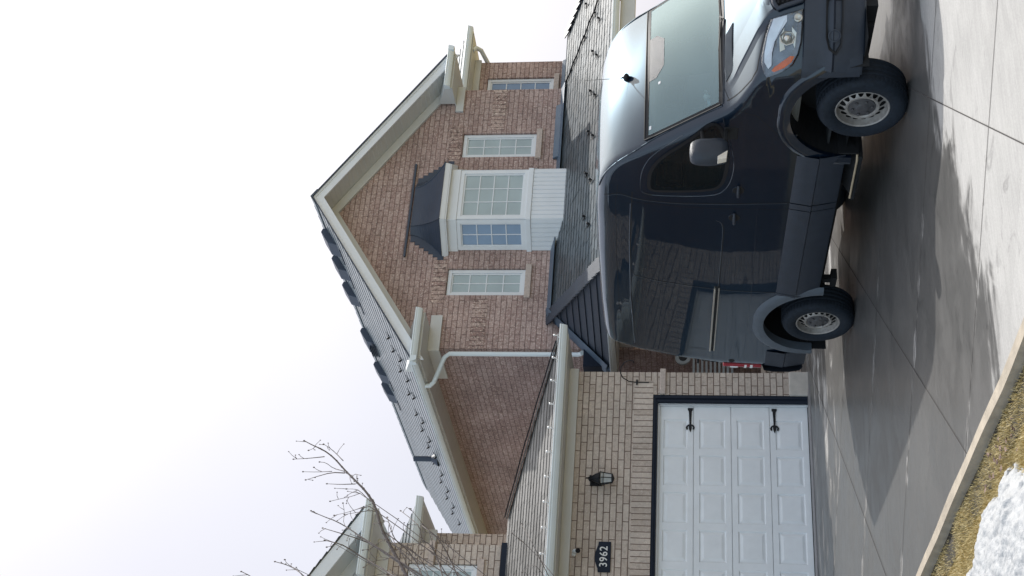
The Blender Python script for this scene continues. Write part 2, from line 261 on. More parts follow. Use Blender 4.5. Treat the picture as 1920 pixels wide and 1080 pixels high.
# ------------------------------------------------------------------ mesh builder
class MB:
    def __init__(s): s.v = []; s.f = []; s.mi = []; s.cur = 0
    def add(s, vs, fs):
        o = len(s.v); s.v += [Vector(p) for p in vs]; s.f += [tuple(i+o for i in f) for f in fs]; s.mi += [s.cur]*len(fs); return s
    def poly(s, pts): return s.add(pts, [tuple(range(len(pts)))])
    def box(s, x0, x1, y0, y1, z0, z1):
        return s.add([(x0, y0, z0), (x1, y0, z0), (x1, y1, z0), (x0, y1, z0), (x0, y0, z1), (x1, y0, z1), (x1, y1, z1), (x0, y1, z1)],
                     [(0, 3, 2, 1), (4, 5, 6, 7), (0, 1, 5, 4), (1, 2, 6, 5), (2, 3, 7, 6), (3, 0, 4, 7)])
    def prism(s, pts, d):  # closed prism of polygon pts along vector d
        d = Vector(d); n = len(pts); P = [Vector(p) for p in pts]
        return s.add(P+[p+d for p in P], [tuple(range(n))[::-1], tuple(range(n, 2*n))]+[(i, (i+1) % n, n+(i+1) % n, n+i) for i in range(n)])
    def beam(s, a, b, w, h, up=(0, 0, 1)):  # box beam centred on a-b
        a = Vector(a); b = Vector(b); d = (b-a).normalized(); u = Vector(up); sd = d.cross(u).normalized(); u = sd.cross(d).normalized()
        q = [a-sd*w/2-u*h/2, a+sd*w/2-u*h/2, a+sd*w/2+u*h/2, a-sd*w/2+u*h/2]
        return s.prism(q, b-a)
    def tube(s, pts, r, n=8, caps=True):
        P = [Vector(p) for p in pts]; rs = r if isinstance(r, (list, tuple)) else [r]*len(P); o = len(s.v); prev = None
        for i, p in enumerate(P):
            d = (P[min(i+1, len(P)-1)]-P[max(i-1, 0)]).normalized()
            if prev is None: a = d.orthogonal().normalized()
            else: a = (prev-d*prev.dot(d)).normalized()
            prev = a; b = d.cross(a)
            for k in range(n):
                t = 2*math.pi*k/n; s.v.append(p+(a*math.cos(t)+b*math.sin(t))*rs[i])
        for i in range(len(P)-1):
            for k in range(n):
                s.f.append((o+i*n+k, o+i*n+(k+1) % n, o+(i+1)*n+(k+1) % n, o+(i+1)*n+k)); s.mi.append(s.cur)
        if caps:
            s.f.append(tuple(o+k for k in range(n))[::-1]); s.f.append(tuple(o+(len(P)-1)*n+k for k in range(n))); s.mi += [s.cur]*2
        return s
    def lathe(s, prof, c, axis, n=40):  # prof: (r, t) along axis from c
        c = Vector(c); ax = Vector(axis).normalized(); a = ax.orthogonal().normalized(); b = ax.cross(a); o = len(s.v)
        for r, t in prof:
            for k in range(n):
                th = 2*math.pi*k/n; s.v.append(c+ax*t+(a*math.cos(th)+b*math.sin(th))*r)
        for i in range(len(prof)-1):
            for k in range(n): s.f.append((o+i*n+k, o+i*n+(k+1) % n, o+(i+1)*n+(k+1) % n, o+(i+1)*n+k)); s.mi.append(s.cur)
        return s
    def ball(s, c, r, n=8, m=5, sc=(1, 1, 1)):
        c = Vector(c); o = len(s.v)
        for i in range(m+1):
            ph = math.pi*i/m
            for k in range(n):
                th = 2*math.pi*k/n; s.v.append(c+Vector((math.sin(ph)*math.cos(th)*sc[0], math.sin(ph)*math.sin(th)*sc[1], math.cos(ph)*sc[2]))*r)
        for i in range(m):
            for k in range(n): s.f.append((o+i*n+k, o+i*n+(k+1) % n, o+(i+1)*n+(k+1) % n, o+(i+1)*n+k)); s.mi.append(s.cur)
        return s
    def grid(s, rows):
        o = len(s.v); n = len(rows[0])
        for r in rows: s.v += [Vector(p) for p in r]
        for i in range(len(rows)-1):
            for k in range(n-1): s.f.append((o+i*n+k, o+i*n+k+1, o+(i+1)*n+k+1, o+(i+1)*n+k)); s.mi.append(s.cur)
        return s
    def build(s, name, mats, parent=None, local=False, smooth=False, bevel=0, fixn=True):
        me = bpy.data.meshes.new(name); org = Vector((0, 0, 0))
        if parent is not None and not local:
            p = parent; org = Vector((0, 0, 0))
            while p is not None: org = org+Vector(p.location); p = p.parent
        me.from_pydata([v-org for v in s.v], [], s.f)
        if not isinstance(mats, (list, tuple)): mats = [mats]
        for m in mats: me.materials.append(m)
        if len(mats) > 1: me.polygons.foreach_set('material_index', s.mi)
        if fixn:
            bm = bmesh.new(); bm.from_mesh(me); bmesh.ops.remove_doubles(bm, verts=bm.verts, dist=1e-5); bmesh.ops.recalc_face_normals(bm, faces=bm.faces); bm.to_mesh(me); bm.free()
        if smooth: me.polygons.foreach_set('use_smooth', [True]*len(me.polygons))
        me.update()
        o = bpy.data.objects.new(name, me); COL.objects.link(o); o.parent = parent
        if bevel:
            md = o.modifiers.new('edge', 'BEVEL'); md.width = bevel; md.segments = 2; md.limit_method = 'ANGLE'; md.angle_limit = R(40)
        if smooth:
            md = o.modifiers.new('wn', 'WEIGHTED_NORMAL') if False else None
        return o
def tag(o, label=None, cat=None, group=None, kind=None):
    if label: o['label'] = label
    if cat: o['category'] = cat
    if group: o['group'] = group
    if kind: o['kind'] = kind
    return o
def empty(name, loc, label, cat, group=None, rot=(0, 0, 0)):
    o = bpy.data.objects.new(name, None); COL.objects.link(o); o.location = loc; o.rotation_euler = rot; o.empty_display_size = .2
    return tag(o, label, cat, group)
def chaikin(P, n=2, closed=False):
    P = [tuple(p) for p in P]
    for _ in range(n):
        Q = [] if closed else [P[0]]; m = len(P)
        for k in range(m if closed else m-1):
            a, b_ = P[k], P[(k+1) % m]; Q += [lerp(a, b_, .25), lerp(a, b_, .75)]
        if not closed: Q.append(P[-1])
        P = Q
    return P
def split_far(o, most=24):
    """pieces that lie apart become objects (parts) of their own, under the same name"""
    me = o.data; n = len(me.vertices); par = list(range(n))
    def find(a):
        while par[a] != a: par[a] = par[par[a]]; a = par[a]
        return a
    for e in me.edges:
        a, b_ = find(e.vertices[0]), find(e.vertices[1])
        if a != b_: par[a] = b_
    isl = {}
    for i in range(n): isl.setdefault(find(i), []).append(i)
    if len(isl) < 2 or len(isl) > 400: return
    keys = list(isl); bb = []
    for k in keys:
        c = [me.vertices[i].co for i in isl[k]]; lo = Vector([min(v[a] for v in c) for a in range(3)]); hi = Vector([max(v[a] for v in c) for a in range(3)]); bb.append((lo, hi, (hi-lo).length))
    g_ = list(range(len(keys)))
    def fg(a):
        while g_[a] != a: a = g_[a]
        return a
    for i in range(len(keys)):
        for j in range(i):
            gap = math.sqrt(sum(max(0, bb[i][0][a]-bb[j][1][a], bb[j][0][a]-bb[i][1][a])**2 for a in range(3)))
            if gap < .02+.0*max(bb[i][2], bb[j][2]): 
                a, b_ = fg(i), fg(j)
                if a != b_: g_[a] = b_
    gr = {}
    for i in range(len(keys)): gr.setdefault(fg(i), []).append(i)
    if len(gr) < 2 or len(gr) > most: return
    gid = {}
    for q, (r_, L_) in enumerate(gr.items()):
        for i in L_:
            for v in isl[keys[i]]: gid[v] = q
    for q in range(len(gr)):
        m2 = me.copy(); bm = bmesh.new(); bm.from_mesh(m2); bm.verts.ensure_lookup_table()
        bmesh.ops.delete(bm, geom=[v for v in bm.verts if gid[v.index] != q], context='VERTS'); bm.to_mesh(m2); bm.free()
        if q == 0: first = m2; continue
        c_ = o.copy(); c_.data = m2; COL.objects.link(c_)
    o.data = first
def autosmooth(o, ang=35):
    me = o.data; me.polygons.foreach_set('use_smooth', [True]*len(me.polygons))
    bm = bmesh.new(); bm.from_mesh(me)
    for e in bm.edges:
        if len(e.link_faces) == 2 and e.calc_face_angle(0) > R(ang): e.smooth = False
    bm.to_mesh(me); bm.free(); return o
def lerp(a, b, t): return tuple(a[i]+(b[i]-a[i])*t for i in range(len(a)))

GS = .0367
def gz(y): return min(0, -.276+GS*(y-10.0)) if y > 2 else -.276+GS*(2-10.0)

# ================================================================== SETTING
def strip_sheet(name, x0, x1, ys, dz, m, kind='structure', cuts=1):
    b = MB(); rows = []
    for y in ys: rows.append([(x0+(x1-x0)*k/cuts, y, gz(y)+dz) for k in range(cuts+1)])
    b.grid(rows); o = b.build(name, m); tag(o, kind=kind); return o
YS = [-300, 2, 17.52, 18.4, 300]
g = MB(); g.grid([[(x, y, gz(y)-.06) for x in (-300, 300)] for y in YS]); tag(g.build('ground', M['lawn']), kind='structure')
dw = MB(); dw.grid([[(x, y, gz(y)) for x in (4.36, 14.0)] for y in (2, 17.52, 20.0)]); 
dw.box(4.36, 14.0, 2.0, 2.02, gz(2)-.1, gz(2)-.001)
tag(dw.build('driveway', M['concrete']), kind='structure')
jt = MB()
def joint(c, fam):  # fam 0: x-y=c ; fam 1: x+y=c
    P = []
    for k in range(0, 200):
        x = 4.37+k*(13.9-4.37)/199; y = x-c if fam == 0 else c-x
        if 2.1 < y < 18.2: P.append((x, y))
    if len(P) < 2: return
    n = (.7071, -.7071) if fam == 0 else (.7071, .7071); wd = .005
    for (a, b_) in zip(P[:-1], P[1:]):
        if gz(a[1]) == 0 and gz(b_[1]) != 0: pass
        jt.add([(a[0]-n[0]*wd, a[1]-n[1]*wd, gz(a[1])+.003), (a[0]+n[0]*wd, a[1]+n[1]*wd, gz(a[1])+.003), (b_[0]+n[0]*wd, b_[1]+n[1]*wd, gz(b_[1])+.003), (b_[0]-n[0]*wd, b_[1]-n[1]*wd, gz(b_[1])+.003)], [(0, 1, 2, 3)])
for c in (1.65, -4.75, -7.85, -1.55, -10.95, 4.8): joint(c, 0)
for c in (13.74, 19.7, 16.72, 22.7, 10.75, 25.7): joint(c, 1)
tag(jt.build('driveway_joints', mat('sawn_joint', (.055, .05, .048), .95, nscale=30, namt=.3)), kind='structure')
# apron at the garage door
ap = MB(); ap.box(4.5, 9.75, 17.95, 18.3, -.02, .012); tag(ap.build('garage_threshold', mat('threshold_concrete', (.22, .21, .21), .5, nscale=8, namt=.2)), kind='structure')
# kerb board between drive and lawn, it wanders a little
kb = MB()
prev = None; rows = [[], [], [], []]
for k in range(60):
    y = 3+k*(17.9-3)/59; x = 4.37+(.09*max(0, (11.3-y))/3.8 if y > 5 else .15)+.008*math.sin(y*2.1)
    z = gz(y); wv = .006*math.sin(y*5.3)
    rows[0].append((x+wv, y, z-.1)); rows[1].append((x+wv, y, z+.022)); rows[2].append((x-.10+wv, y, z+.026+.004*math.sin(y*3))); rows[3].append((x-.10+wv, y, z-.1))
kb.grid(rows); tag(kb.build('driveway_kerb', M['kerb']), kind='structure')
# dark strip: the kerb's shade on the grass side, put in as colour
sg = MB(); sg.grid([[(x, y, gz(y)-.045) for x in (4.05, 4.5)] for y in (3, 17.4)]); tag(sg.build('kerb_shade_strip', M['kerb_shade']), kind='structure')

# lawn blades near the lens
gb = MB(); rnd = random.Random(3)
def blade(x, y, h, z0):
    a = rnd.uniform(0, 6.283); lean = rnd.uniform(.2, 1.1)*h; wd = rnd.uniform(.0011, .0024)
    dx, dy = math.cos(a), math.sin(a); tx, ty = dx*lean, dy*lean
    o = len(gb.v)
    gb.v += [Vector((x-dy*wd, y+dx*wd, z0)), Vector((x+dy*wd, y-dx*wd, z0)), Vector((x+tx*.45+dy*wd*.8, y+ty*.45-dx*wd*.8, z0+h*.65)), Vector((x+tx*.45-dy*wd*.8, y+ty*.45+dx*wd*.8, z0+h*.65)), Vector((x+tx, y+ty, z0+h))]
    gb.f += [(o, o+1, o+2, o+3), (o+3, o+2, o+4)]; gb.mi += [0, 0]
def kerb_x(y): return 4.37+(.09*max(0, (11.3-y))/3.8 if y > 5 else .15)
def snow_in(x, y):
    e = 3.86-.30*max(0, (8.2-y))**1.0*.5+.10*math.sin(y*3.1)+.09*noise.noise(Vector((x*2.5, y*2.5, 0)))+.06*noise.noise(Vector((x*9, y*9, 0)))+.03*noise.noise(Vector((x*26, y*26, 0)))
    e2 = 9.72+.12*noise.noise(Vector((x*4, 3, 0)))
    return min(e-x, (e2-y)*.8+.25*(x-3.6)*0)
n = 0
while n < 85000:
    y = rnd.uniform(6.8, 13.5)**1; x = rnd.uniform(kerb_x(y)-1.7, kerb_x(y)-.13)
    if snow_in(x, y) > .06: continue
    c = noise.noise(Vector((x*3, y*3, 5)))
    if rnd.random() > .75+c*.9: continue
    blade(x, y, rnd.uniform(.018, .045)*(1+.4*c), gz(y)-.058+.0); n += 1
tag(gb.build('grass', M['grass'], fixn=False), 'short straw coloured winter grass between kerb and snow', None, kind='stuff')
# heap of old snow
sn = MB(); NX, NY = 220, 400; rows = []
for j in range(NY):
    y = 5.5+j*(10.3-5.5)/(NY-1); row = []
    for i in range(NX):
        x = 1.6+i*(4.25-1.6)/(NX-1); d = snow_in(x, y)
        h = -.09 if d < 0 else .16*(1-math.exp(-d*5))+.0
        nz = noise.fractal(Vector((x*5, y*5, 1)), .8, 2.1, 4)*.018+noise.noise(Vector((x*22, y*22, 2)))*.012+noise.noise(Vector((x*48, y*48, 2)))*.007
        row.append((x, y, gz(y)-.06+h+(nz if d > 0 else 0)))
    rows.append(row)
sn.grid(rows); so_ = autosmooth(sn.build('snow_patch', M['snow']), 60); tag(so_, 'crusty white heap of old snow lying on the lawn', None, kind='stuff')
# dead leaves
lf = MB()
for k in range(26):
    y = 8.35+rnd.gauss(0, .22); x = 4.06+rnd.gauss(0, .06); a = rnd.uniform(0, 6.28); r = rnd.uniform(.012, .028); z = gz(y)-.02+rnd.uniform(0, .03)
    P = []
    for q in range(7):
        t = q/7*6.283; rr = r*(1 if q % 2 == 0 else .62); P.append((x+rr*math.cos(t+a), y+rr*math.sin(t+a), z+rnd.uniform(-.008, .008)))
    lf.add(P+[(x, y, z+.006)], [(q, (q+1) % 7, 7) for q in range(7)])
tag(lf.build('dead_leaves', mat('dead_leaf', (.20, .13, .10), .8, nscale=25, namt=.4)), 'few curled dead leaves caught in the grass beside the kerb', None, kind='stuff')
# ================================================================== HOUSE
house = empty('brick_house', (10.0, 18.24, 0), 'two storey red and tan brick house with steep gable, bay window and double garage', 'house')
def HP(name, b, m, parent=None, label=None, **k):
    o = b.build(name, m, parent or house, **k)
    if label: o['label'] = label
    return o
def wall_x(b, x0, x1, z0, z1, y, holes=(), rev=.12):
    xs = sorted({x0, x1, *[h[0] for h in holes], *[h[1] for h in holes]}); zs = sorted({z0, z1, *[h[2] for h in holes], *[h[3] for h in holes]})
    for i in range(len(xs)-1):
        for j in range(len(zs)-1):
            cx, cz = (xs[i]+xs[i+1])/2, (zs[j]+zs[j+1])/2
            if any(h[0] < cx < h[1] and h[2] < cz < h[3] for h in holes): continue
            b.poly([(xs[i], y, zs[j]), (xs[i+1], y, zs[j]), (xs[i+1], y, zs[j+1]), (xs[i], y, zs[j+1])])
    for h in holes:
        a, c, d, e = h
        b.poly([(a, y, d), (a, y, e), (a, y+rev, e), (a, y+rev, d)]); b.poly([(c, y, d), (c, y, e), (c, y+rev, e), (c, y+rev, d)])
        b.poly([(a, y, e), (c, y, e), (c, y+rev, e), (a, y+rev, e)]); b.poly([(a, y, d), (c, y, d), (c, y+rev, d), (a, y+rev, d)])
    return b
def shingles(b, L0, R0, L1, R1, step=.145, tab=.30, lift=.013, seed=1, gap=.006, jit=.08):
    """tabs laid in courses between eave line L0-R0 and top line L1-R1"""
    L0, R0, L1, R1 = map(Vector, (L0, R0, L1, R1)); rn = random.Random(seed)
    ed = (R0-L0).normalized(); up = (L1-L0)-ed*(L1-L0).dot(ed); H = up.length; un = up.normalized(); nn = ed.cross(un).normalized()
    if nn.z < 0: nn = -nn
    def lr(f): return L0.lerp(L1, f), R0.lerp(R1, f)
    nC = max(1, round(H/step)); base = L0
    for c in range(nC):
        f0, f1 = c/nC, min(1, (c+1)/nC+.0)
        la, ra = lr(f0); lb, rb = lr(f1)
        a0, a1 = (la-base).dot(ed), (ra-base).dot(ed); b0, b1 = (lb-base).dot(ed), (rb-base).dot(ed)
        s = math.floor(min(a0, b0)/tab)*tab-(c*.37 % 1)*tab
        h0 = f0*H; h1 = f1*H
        while s < max(a1, b1):
            e = s+tab*rn.uniform(.85, 1.15); q0, q1 = s+gap/2, e-gap/2
            x0, x1 = max(q0, a0), min(q1, a1); t0, t1 = max(q0, b0), min(q1, b1)
            s = e
            if x1-x0 < .01 and t1-t0 < .01: continue
            if x1 < x0: x0 = x1 = (x0+x1)/2 if False else max(min(x0, a1), a0)
            if t1 < t0: t0 = t1 = max(min(t0, b1), b0)
            lf = lift*rn.uniform(1-jit, 1+jit)
            p = [base+ed*x0+un*h0+nn*lf, base+ed*x1+un*h0+nn*lf, base+ed*t1+un*(h1+.01)+nn*.001, base+ed*t0+un*(h1+.01)+nn*.001]
            dn = [base+ed*x0+un*h0-nn*.004, base+ed*x1+un*h0-nn*.004]
            o = len(b.v); b.v += p+dn; b.f += [(o, o+1, o+2, o+3), (o, o+4, o+5, o+1)]; b.mi += [0, 0]
    # underlay
    o = len(b.v); b.v += [L0-nn*.006, R0-nn*.006, R1-nn*.006, L1-nn*.006]; b.f.append((o, o+1, o+2, o+3)); b.mi.append(0)
    return b
def gutter(b, p, q, out, w=.115, h=.105):
    """K-style gutter from p to q (top back edge), 'out' is the outward direction"""
    p, q, o = Vector(p), Vector(q), Vector(out).normalized(); z = Vector((0, 0, 1))
    prof = [(0, 0), (w*.97, 0), (w, -.004), (w, -.02), (w*.92, -.026), (w*.92, -.045), (w*.80, -.075), (w*.62, -h), (0, -h)]
    b.prism([p+o*a+z*c for a, c in prof], q-p)
    return b
def window(x0, x1, z0, z1, y, cols, rows, parent=None, lab=None, pane='pane', fw=.06, sill=True, sx=.07):
    f = MB(); d0, d1 = y+.035, y+.12
    for (a, b_, c, d) in ((x0, x1, z1-fw, z1), (x0, x1, z0, z0+fw), (x0, x0+fw, z0+fw, z1-fw), (x1-fw, x1, z0+fw, z1-fw)): f.box(a, b_, d0, d1, c, d)
    g_ = .028  # inner sash
    a0, a1, c0, c1 = x0+fw, x1-fw, z0+fw, z1-fw
    for (a, b_, c, d) in ((a0, a1, c1-g_, c1), (a0, a1, c0, c0+g_), (a0, a0+g_, c0+g_, c1-g_), (a1-g_, a1, c0+g_, c1-g_)): f.box(a, b_, d0+.02, d1-.002, c, d)
    wn = HP('window', f, M['white'], parent, lab, bevel=.004)
    a0 += g_; a1 -= g_; c0 += g_; c1 -= g_
    p = MB(); p.box(a0, a1, d0+.035, d0+.045, c0, c1); HP('pane', p, M[pane], wn)
    m_ = MB()
    for i in range(1, cols): xx = a0+(a1-a0)*i/cols; m_.box(xx-.009, xx+.009, d0+.027, d0+.0345, c0, c1)
    for i in range(1, rows): zz = c0+(c1-c0)*i/rows; m_.box(a0, a1, d0+.0262, d0+.0352, zz-.009, zz+.009)
    HP('glazing_bar', m_, M['white'], wn)
    if sill:
        s = MB(); s.box(x0-sx, x1+sx, y-.045, y+.12, z0-.105, z0-.002); HP('sill', s, M['stone'], wn, bevel=.008)
    return wn

# ---- garage front
b = MB(); wall_x(b, 4.15, 10.075, 0.0, 3.292, 18.24, [(4.73, 9.71, 0.0, 2.205)], .13)
HP('garage_wall', b, M['tan_x'])
b = MB(); b.poly([(10.075, 18.24, 0), (10.075, 24, 0), (10.075, 24, 3.292), (10.075, 18.24, 3.292)]); HP('garage_side_wall', b, M['tan_y'])
b = MB(); b.box(4.55, 9.93, 18.233, 18.25, 2.205, 2.475); HP('soldier_course', b, M['tan_s'])
b = MB(); b.box(9.712, 10.125, 18.205, 18.36, 2.025, 2.11); HP('stone_band', b, M['stone'], bevel=.012)
b = MB(); b.box(9.705, 10.095, 18.215, 18.6, -.1, .272); HP('foundation_block', b, M['conc_block'], bevel=.02)
# dark trim round the opening
b = MB()
b.box(9.60, 9.709, 18.262, 18.40, 0.0, 2.204); b.box(4.731, 4.84, 18.262, 18.40, 0.0, 2.204); b.box(4.84, 9.60, 18.262, 18.40, 2.135, 2.204)
b.box(9.655, 9.7085, 18.246, 18.262, 0.0, 2.2035); b.box(4.7315, 4.785, 18.246, 18.262, 0.0, 2.2035); b.box(4.785, 9.655, 18.246, 18.262, 2.165, 2.2035)
HP('door_surround', b, M['frame_dark'], bevel=.004)
# the sectional door
dr = MB(); X0, X1, YD = 4.845, 9.595, 18.345; Zs = [.015, .555, 1.097, 1.626, 2.13]
pit = .565; pw_ = .462; firstR = 9.365
for r in range(4):
    za, zb = Zs[r]+.004, Zs[r+1]-.004
    pz0 = za+.078; pz1 = zb-.078
    xs = [X0]
    pans = [(firstR-i*pit-pw_, firstR-i*pit) for i in range(8)][::-1]
    # flat skin with openings, then pressed panels
    wall_x(dr, X0, X1, za, zb, YD, [(a, c, pz0, pz1) for a, c in pans], 0.0001)
    for a, c in pans:
        rings = []
        for ins, dep in ((0, 0), (.010, .013), (.022, .014), (.060, .002), (.064, .001)):
            rings.append([(a+ins, YD+dep, pz0+ins), (c-ins, YD+dep, pz0+ins), (c-ins, YD+dep, pz1-ins), (a+ins, YD+dep, pz1-ins)])
        for q in range(len(rings)-1):
            for k in range(4): dr.poly([rings[q][k], rings[q][(k+1) % 4], rings[q+1][(k+1) % 4], rings[q+1][k]])
        dr.poly(rings[-1])
    dr.poly([(X0, YD, zb), (X1, YD, zb), (X1, YD+.03, zb), (X0, YD+.03, zb)]); dr.poly([(X0, YD, za), (X1, YD, za), (X1, YD+.03, za), (X0, YD+.03, za)])
    dr.poly([(X0, YD+.03, za-.02), (X1, YD+.03, za-.02), (X1, YD+.03, za), (X0, YD+.03, za)])
door = HP('garage_door', dr, M['door_white'], None, 'white sectional garage door with raised square panels', fixn=True)
b = MB(); b.box(9.575, 9.60, 18.30, 18.343, .0, 2.134); b.box(4.845, 9.575, 18.30, 18.343, 2.108, 2.134); HP('weather_strip', b, M['white'], door, bevel=.004)
b = MB(); b.box(4.845, 9.574, 18.335, 18.36, 0.0, .017); HP('bottom_seal', b, M['black'], door)
hin = None
for zz in (1.672, .485):
    h = MB(); xh = 9.545
    def pr(pts): h.prism([(xh-px, YD-.012, zz+pz) for px, pz in pts], (0, .0115, 0))
    pr([(0, -.036), (.03, -.036), (.045, -.022), (.07, -.020), (.27, -.012), (.27, .012), (.07, .020), (.045, .022), (.03, .036), (0, .036)])
    pr([(.2702, -.013), (.285, -.018), (.31, -.022), (.345, -.016), (.385, 0), (.345, .016), (.31, .022), (.285, .018), (.2702, .013)])
    for sg in (-1, 1):
        pr([(.258, sg*.0135), (.282, sg*.052), (.312, sg*.064), (.348, sg*.050), (.334, sg*.032), (.312, sg*.040), (.296, sg*.034), (.285, sg*.0192)])
    for bx in (.015, .12, .22): h.ball((xh-bx, YD-.014, zz), .008, 8, 4)
    HP('strap_hinge', h, M['black'], door)
# ---- garage eave: frieze, soffit, gutters
b = MB(); b.box(4.15, 10.10, 18.19, 18.239, 3.293, 3.43); b.box(10.076, 10.12, 18.239, 24, 3.293, 3.43); HP('garage_frieze', b, M['cream'], bevel=.004)
b = MB(); b.box(4.0, 10.45, 17.79, 24, 3.431, 3.445); HP('garage_soffit', b, M['cream'])
b = MB(); b.box(4.0, 10.45, 17.79, 17.81, 3.446, 3.54); b.box(10.43, 10.45, 17.811, 24, 3.446, 3.54); HP('garage_fascia', b, M['creamw'])
b = MB(); gutter(b, (4.0, 17.788, 3.555), (10.56, 17.788, 3.555), (0, -1, 0)); gutter(b, (10.452, 17.79, 3.553), (10.452, 24, 3.553), (1, 0, 0)); gt = HP('garage_gutter', b, M['creamw'])
b = MB(); shingles(b, (4.0, 17.78, 3.55), (10.45, 17.78, 3.55), (4.0, 19.83, 4.41), (8.40, 19.83, 4.41), seed=2)
shingles(b, (10.46, 17.78, 3.55), (10.46, 24, 3.55), (8.43, 19.81, 4.40), (8.43, 24, 4.40), seed=3)
HP('garage_roof', b, M['sh_gar'], fixn=False)
b = MB()
for k in range(16):
    f = k/16; p = Vector((10.45, 17.78, 3.565)).lerp(Vector((8.42, 19.81, 4.425)), f); q = Vector((10.45, 17.78, 3.565)).lerp(Vector((8.42, 19.81, 4.425)), f+1/16)
    b.beam(p+Vector((0, 0, .012)), q+Vector((0, 0, .004)), .16, .012)
HP('garage_hip_cap', b, M['sh_gar'])
# ---- tan upper storey above the garage
b = MB(); wall_x(b, 3.0, 7.97, 4.2, 6.45, 19.8, [(6.35, 7.66, 4.80, 5.86)], .12)
b.poly([(3.0, 19.8, 6.45), (7.97, 19.8, 6.45), (7.97, 19.8, 6.50), (4.6, 19.8, 8.55), (3.0, 19.8, 7.6)])
HP('upper_tan_wall', b, M['tan_x'])
b = MB(); wall_x(b, 7.97, 8.43, 4.2, 5.78, 20.5); HP('recessed_tan_wall', b, M['tan_x'])
b = MB(); b.poly([(7.97, 19.8, 4.2), (7.97, 20.5, 4.2), (7.97, 20.5, 6.5), (7.97, 19.8, 6.5)]); b.poly([(8.43, 20.5, 4.2), (8.43, 28, 4.2), (8.43, 28, 5.78), (8.43, 20.5, 5.78)]); HP('tan_return_wall', b, M['tan_y'])
window(6.36, 7.65, 4.81, 5.85, 19.8, 4, 3, sx=.08)
b = MB(); b.box(7.60, 8.01, 19.755, 19.799, 5.47, 5.555); HP('stone_band', b, M['stone'], bevel=.01)
b = MB(); b.box(7.3, 8.00, 19.76, 19.799, 6.16, 6.34); HP('upper_frieze', b, M['cream'], bevel=.004)
b = MB(); b.box(3.0, 7.98, 19.72, 19.799, 4.37, 4.46); HP('upper_flashing', b, M['frame_dark'])
# gable end of the tan volume: rake, soffit, return
EX, EZ, SL = 8.30, 6.48, .63
def rk(x): return EZ+SL*(EX-x)
b = MB(); b.prism([(EX, 19.28, rk(EX)+.02), (3.2, 19.28, rk(3.2)+.02), (3.2, 19.28, rk(3.2)-.20), (EX, 19.28, rk(EX)-.20)], (0, .03, 0)); HP('upper_rake_board', b, M['white'])
b = MB(); b.prism([(EX, 19.311, rk(EX)-.17), (3.2, 19.311, rk(3.2)-.17), (3.2, 19.311, rk(3.2)-.185), (EX, 19.311, rk(EX)-.185)], (0, .49, 0)); HP('upper_soffit', b, M['cream'])
b = MB(); b.prism([(8.0, 19.74, rk(8.0)-.186), (3.2, 19.74, rk(3.2)-.186), (3.2, 19.74, rk(3.2)-.37), (8.0, 19.74, rk(8.0)-.37)], (0, .058, 0)); HP('upper_rake_frieze', b, M['cream'])
b = MB(); shingles(b, (EX+.02, 19.26, rk(EX)+.03), (EX+.02, 28, rk(EX)+.03), (3.2, 19.26, rk(3.2)+.03), (3.2, 28, rk(3.2)+.03), seed=4); HP('upper_roof', b, M['sh_main'], fixn=False)
b = MB(); b.box(7.22, 8.29, 19.30, 19.798, 6.345, 6.36); b.box(7.98, 8.29, 19.80, 28, 6.345, 6.36)
b.prism([(7.22, 19.27, 6.36), (7.22, 19.79, 6.36), (7.22, 19.79, 6.66)], (1.06, 0, 0)); HP('upper_eave_return', b, M['cream'])
b = MB(); gutter(b, (7.22, 19.27, 6.47), (8.41, 19.27, 6.47), (0, -1, 0)); gutter(b, (8.30, 19.27, 6.468), (8.30, 28, 6.468), (1, 0, 0)); HP('upper_gutter', b, M['creamw'])
b = MB(); gutter(b, (8.0, 20.12, 5.90), (8.84, 20.12, 5.90), (0, -1, 0)); gutter(b, (8.73, 20.12, 5.898), (8.73, 28, 5.898), (1, 0, 0)); HP('recess_gutter', b, M['creamw'])
b = MB(); b.box(7.98, 8.72, 20.12, 20.50, 5.782, 5.797); b.box(8.44, 8.72, 20.501, 28, 5.782, 5.797); b.box(7.98, 8.46, 20.44, 20.498, 5.60, 5.781); HP('recess_soffit', b, M['cream'])
b = MB(); shingles(b, (7.98, 20.11, 5.905), (8.73, 20.11, 5.905), (7.98, 20.8, 6.35), (8.05, 20.8, 6.35), seed=5); shingles(b, (8.74, 20.11, 5.905), (8.74, 28, 5.905), (8.05, 20.8, 6.35), (8.05, 28, 6.35), seed=5); HP('recess_roof', b, M['sh_main'], fixn=False)

# ---- red gable front
CX = 14.20; RX0, RX1 = 10.98, 17.42; RZ = 6.13; RS = .652
def rz(x): return RZ+RS*((x-RX0) if x < CX else (RX1-x))
b = MB(); wins = [(12.50, 13.04, 4.45, 5.80), (15.42, 15.96, 4.44, 5.79)]
wall_x(b, 11.46, 16.98, 0, 6.0, 20.0, wins, .12)
b.poly([(11.46, 20, 6.0), (16.98, 20, 6.0), (16.98, 20, rz(16.98)-.15), (CX, 20, rz(CX)-.15), (11.46, 20, rz(11.46)-.15)])
HP('gable_wall', b, M['red_x'])
b = MB(); b.poly([(11.46, 20, 0), (11.46, 32, 0), (11.46, 32, 6.0), (11.46, 20, 6.0)]); b.poly([(16.98, 20, 0), (16.98, 21.5, 0), (16.98, 21.5, 6.2), (16.98, 20, 6.2)]); b.poly([(18.97, 21.5, 0), (18.97, 30, 0), (18.97, 30, 6.1), (18.97, 21.5, 6.1)]); HP('side_wall', b, M['red_y'])
b = MB(); wall_x(b, 16.98, 18.97, 0, 6.06, 21.5, [(17.40, 18.56, 4.40, 5.75)], .12); HP('recessed_red_wall', b, M['red_x'])
window(12.51, 13.03, 4.46, 5.79, 20.0, 2, 4, lab='narrow white window left of the bay')
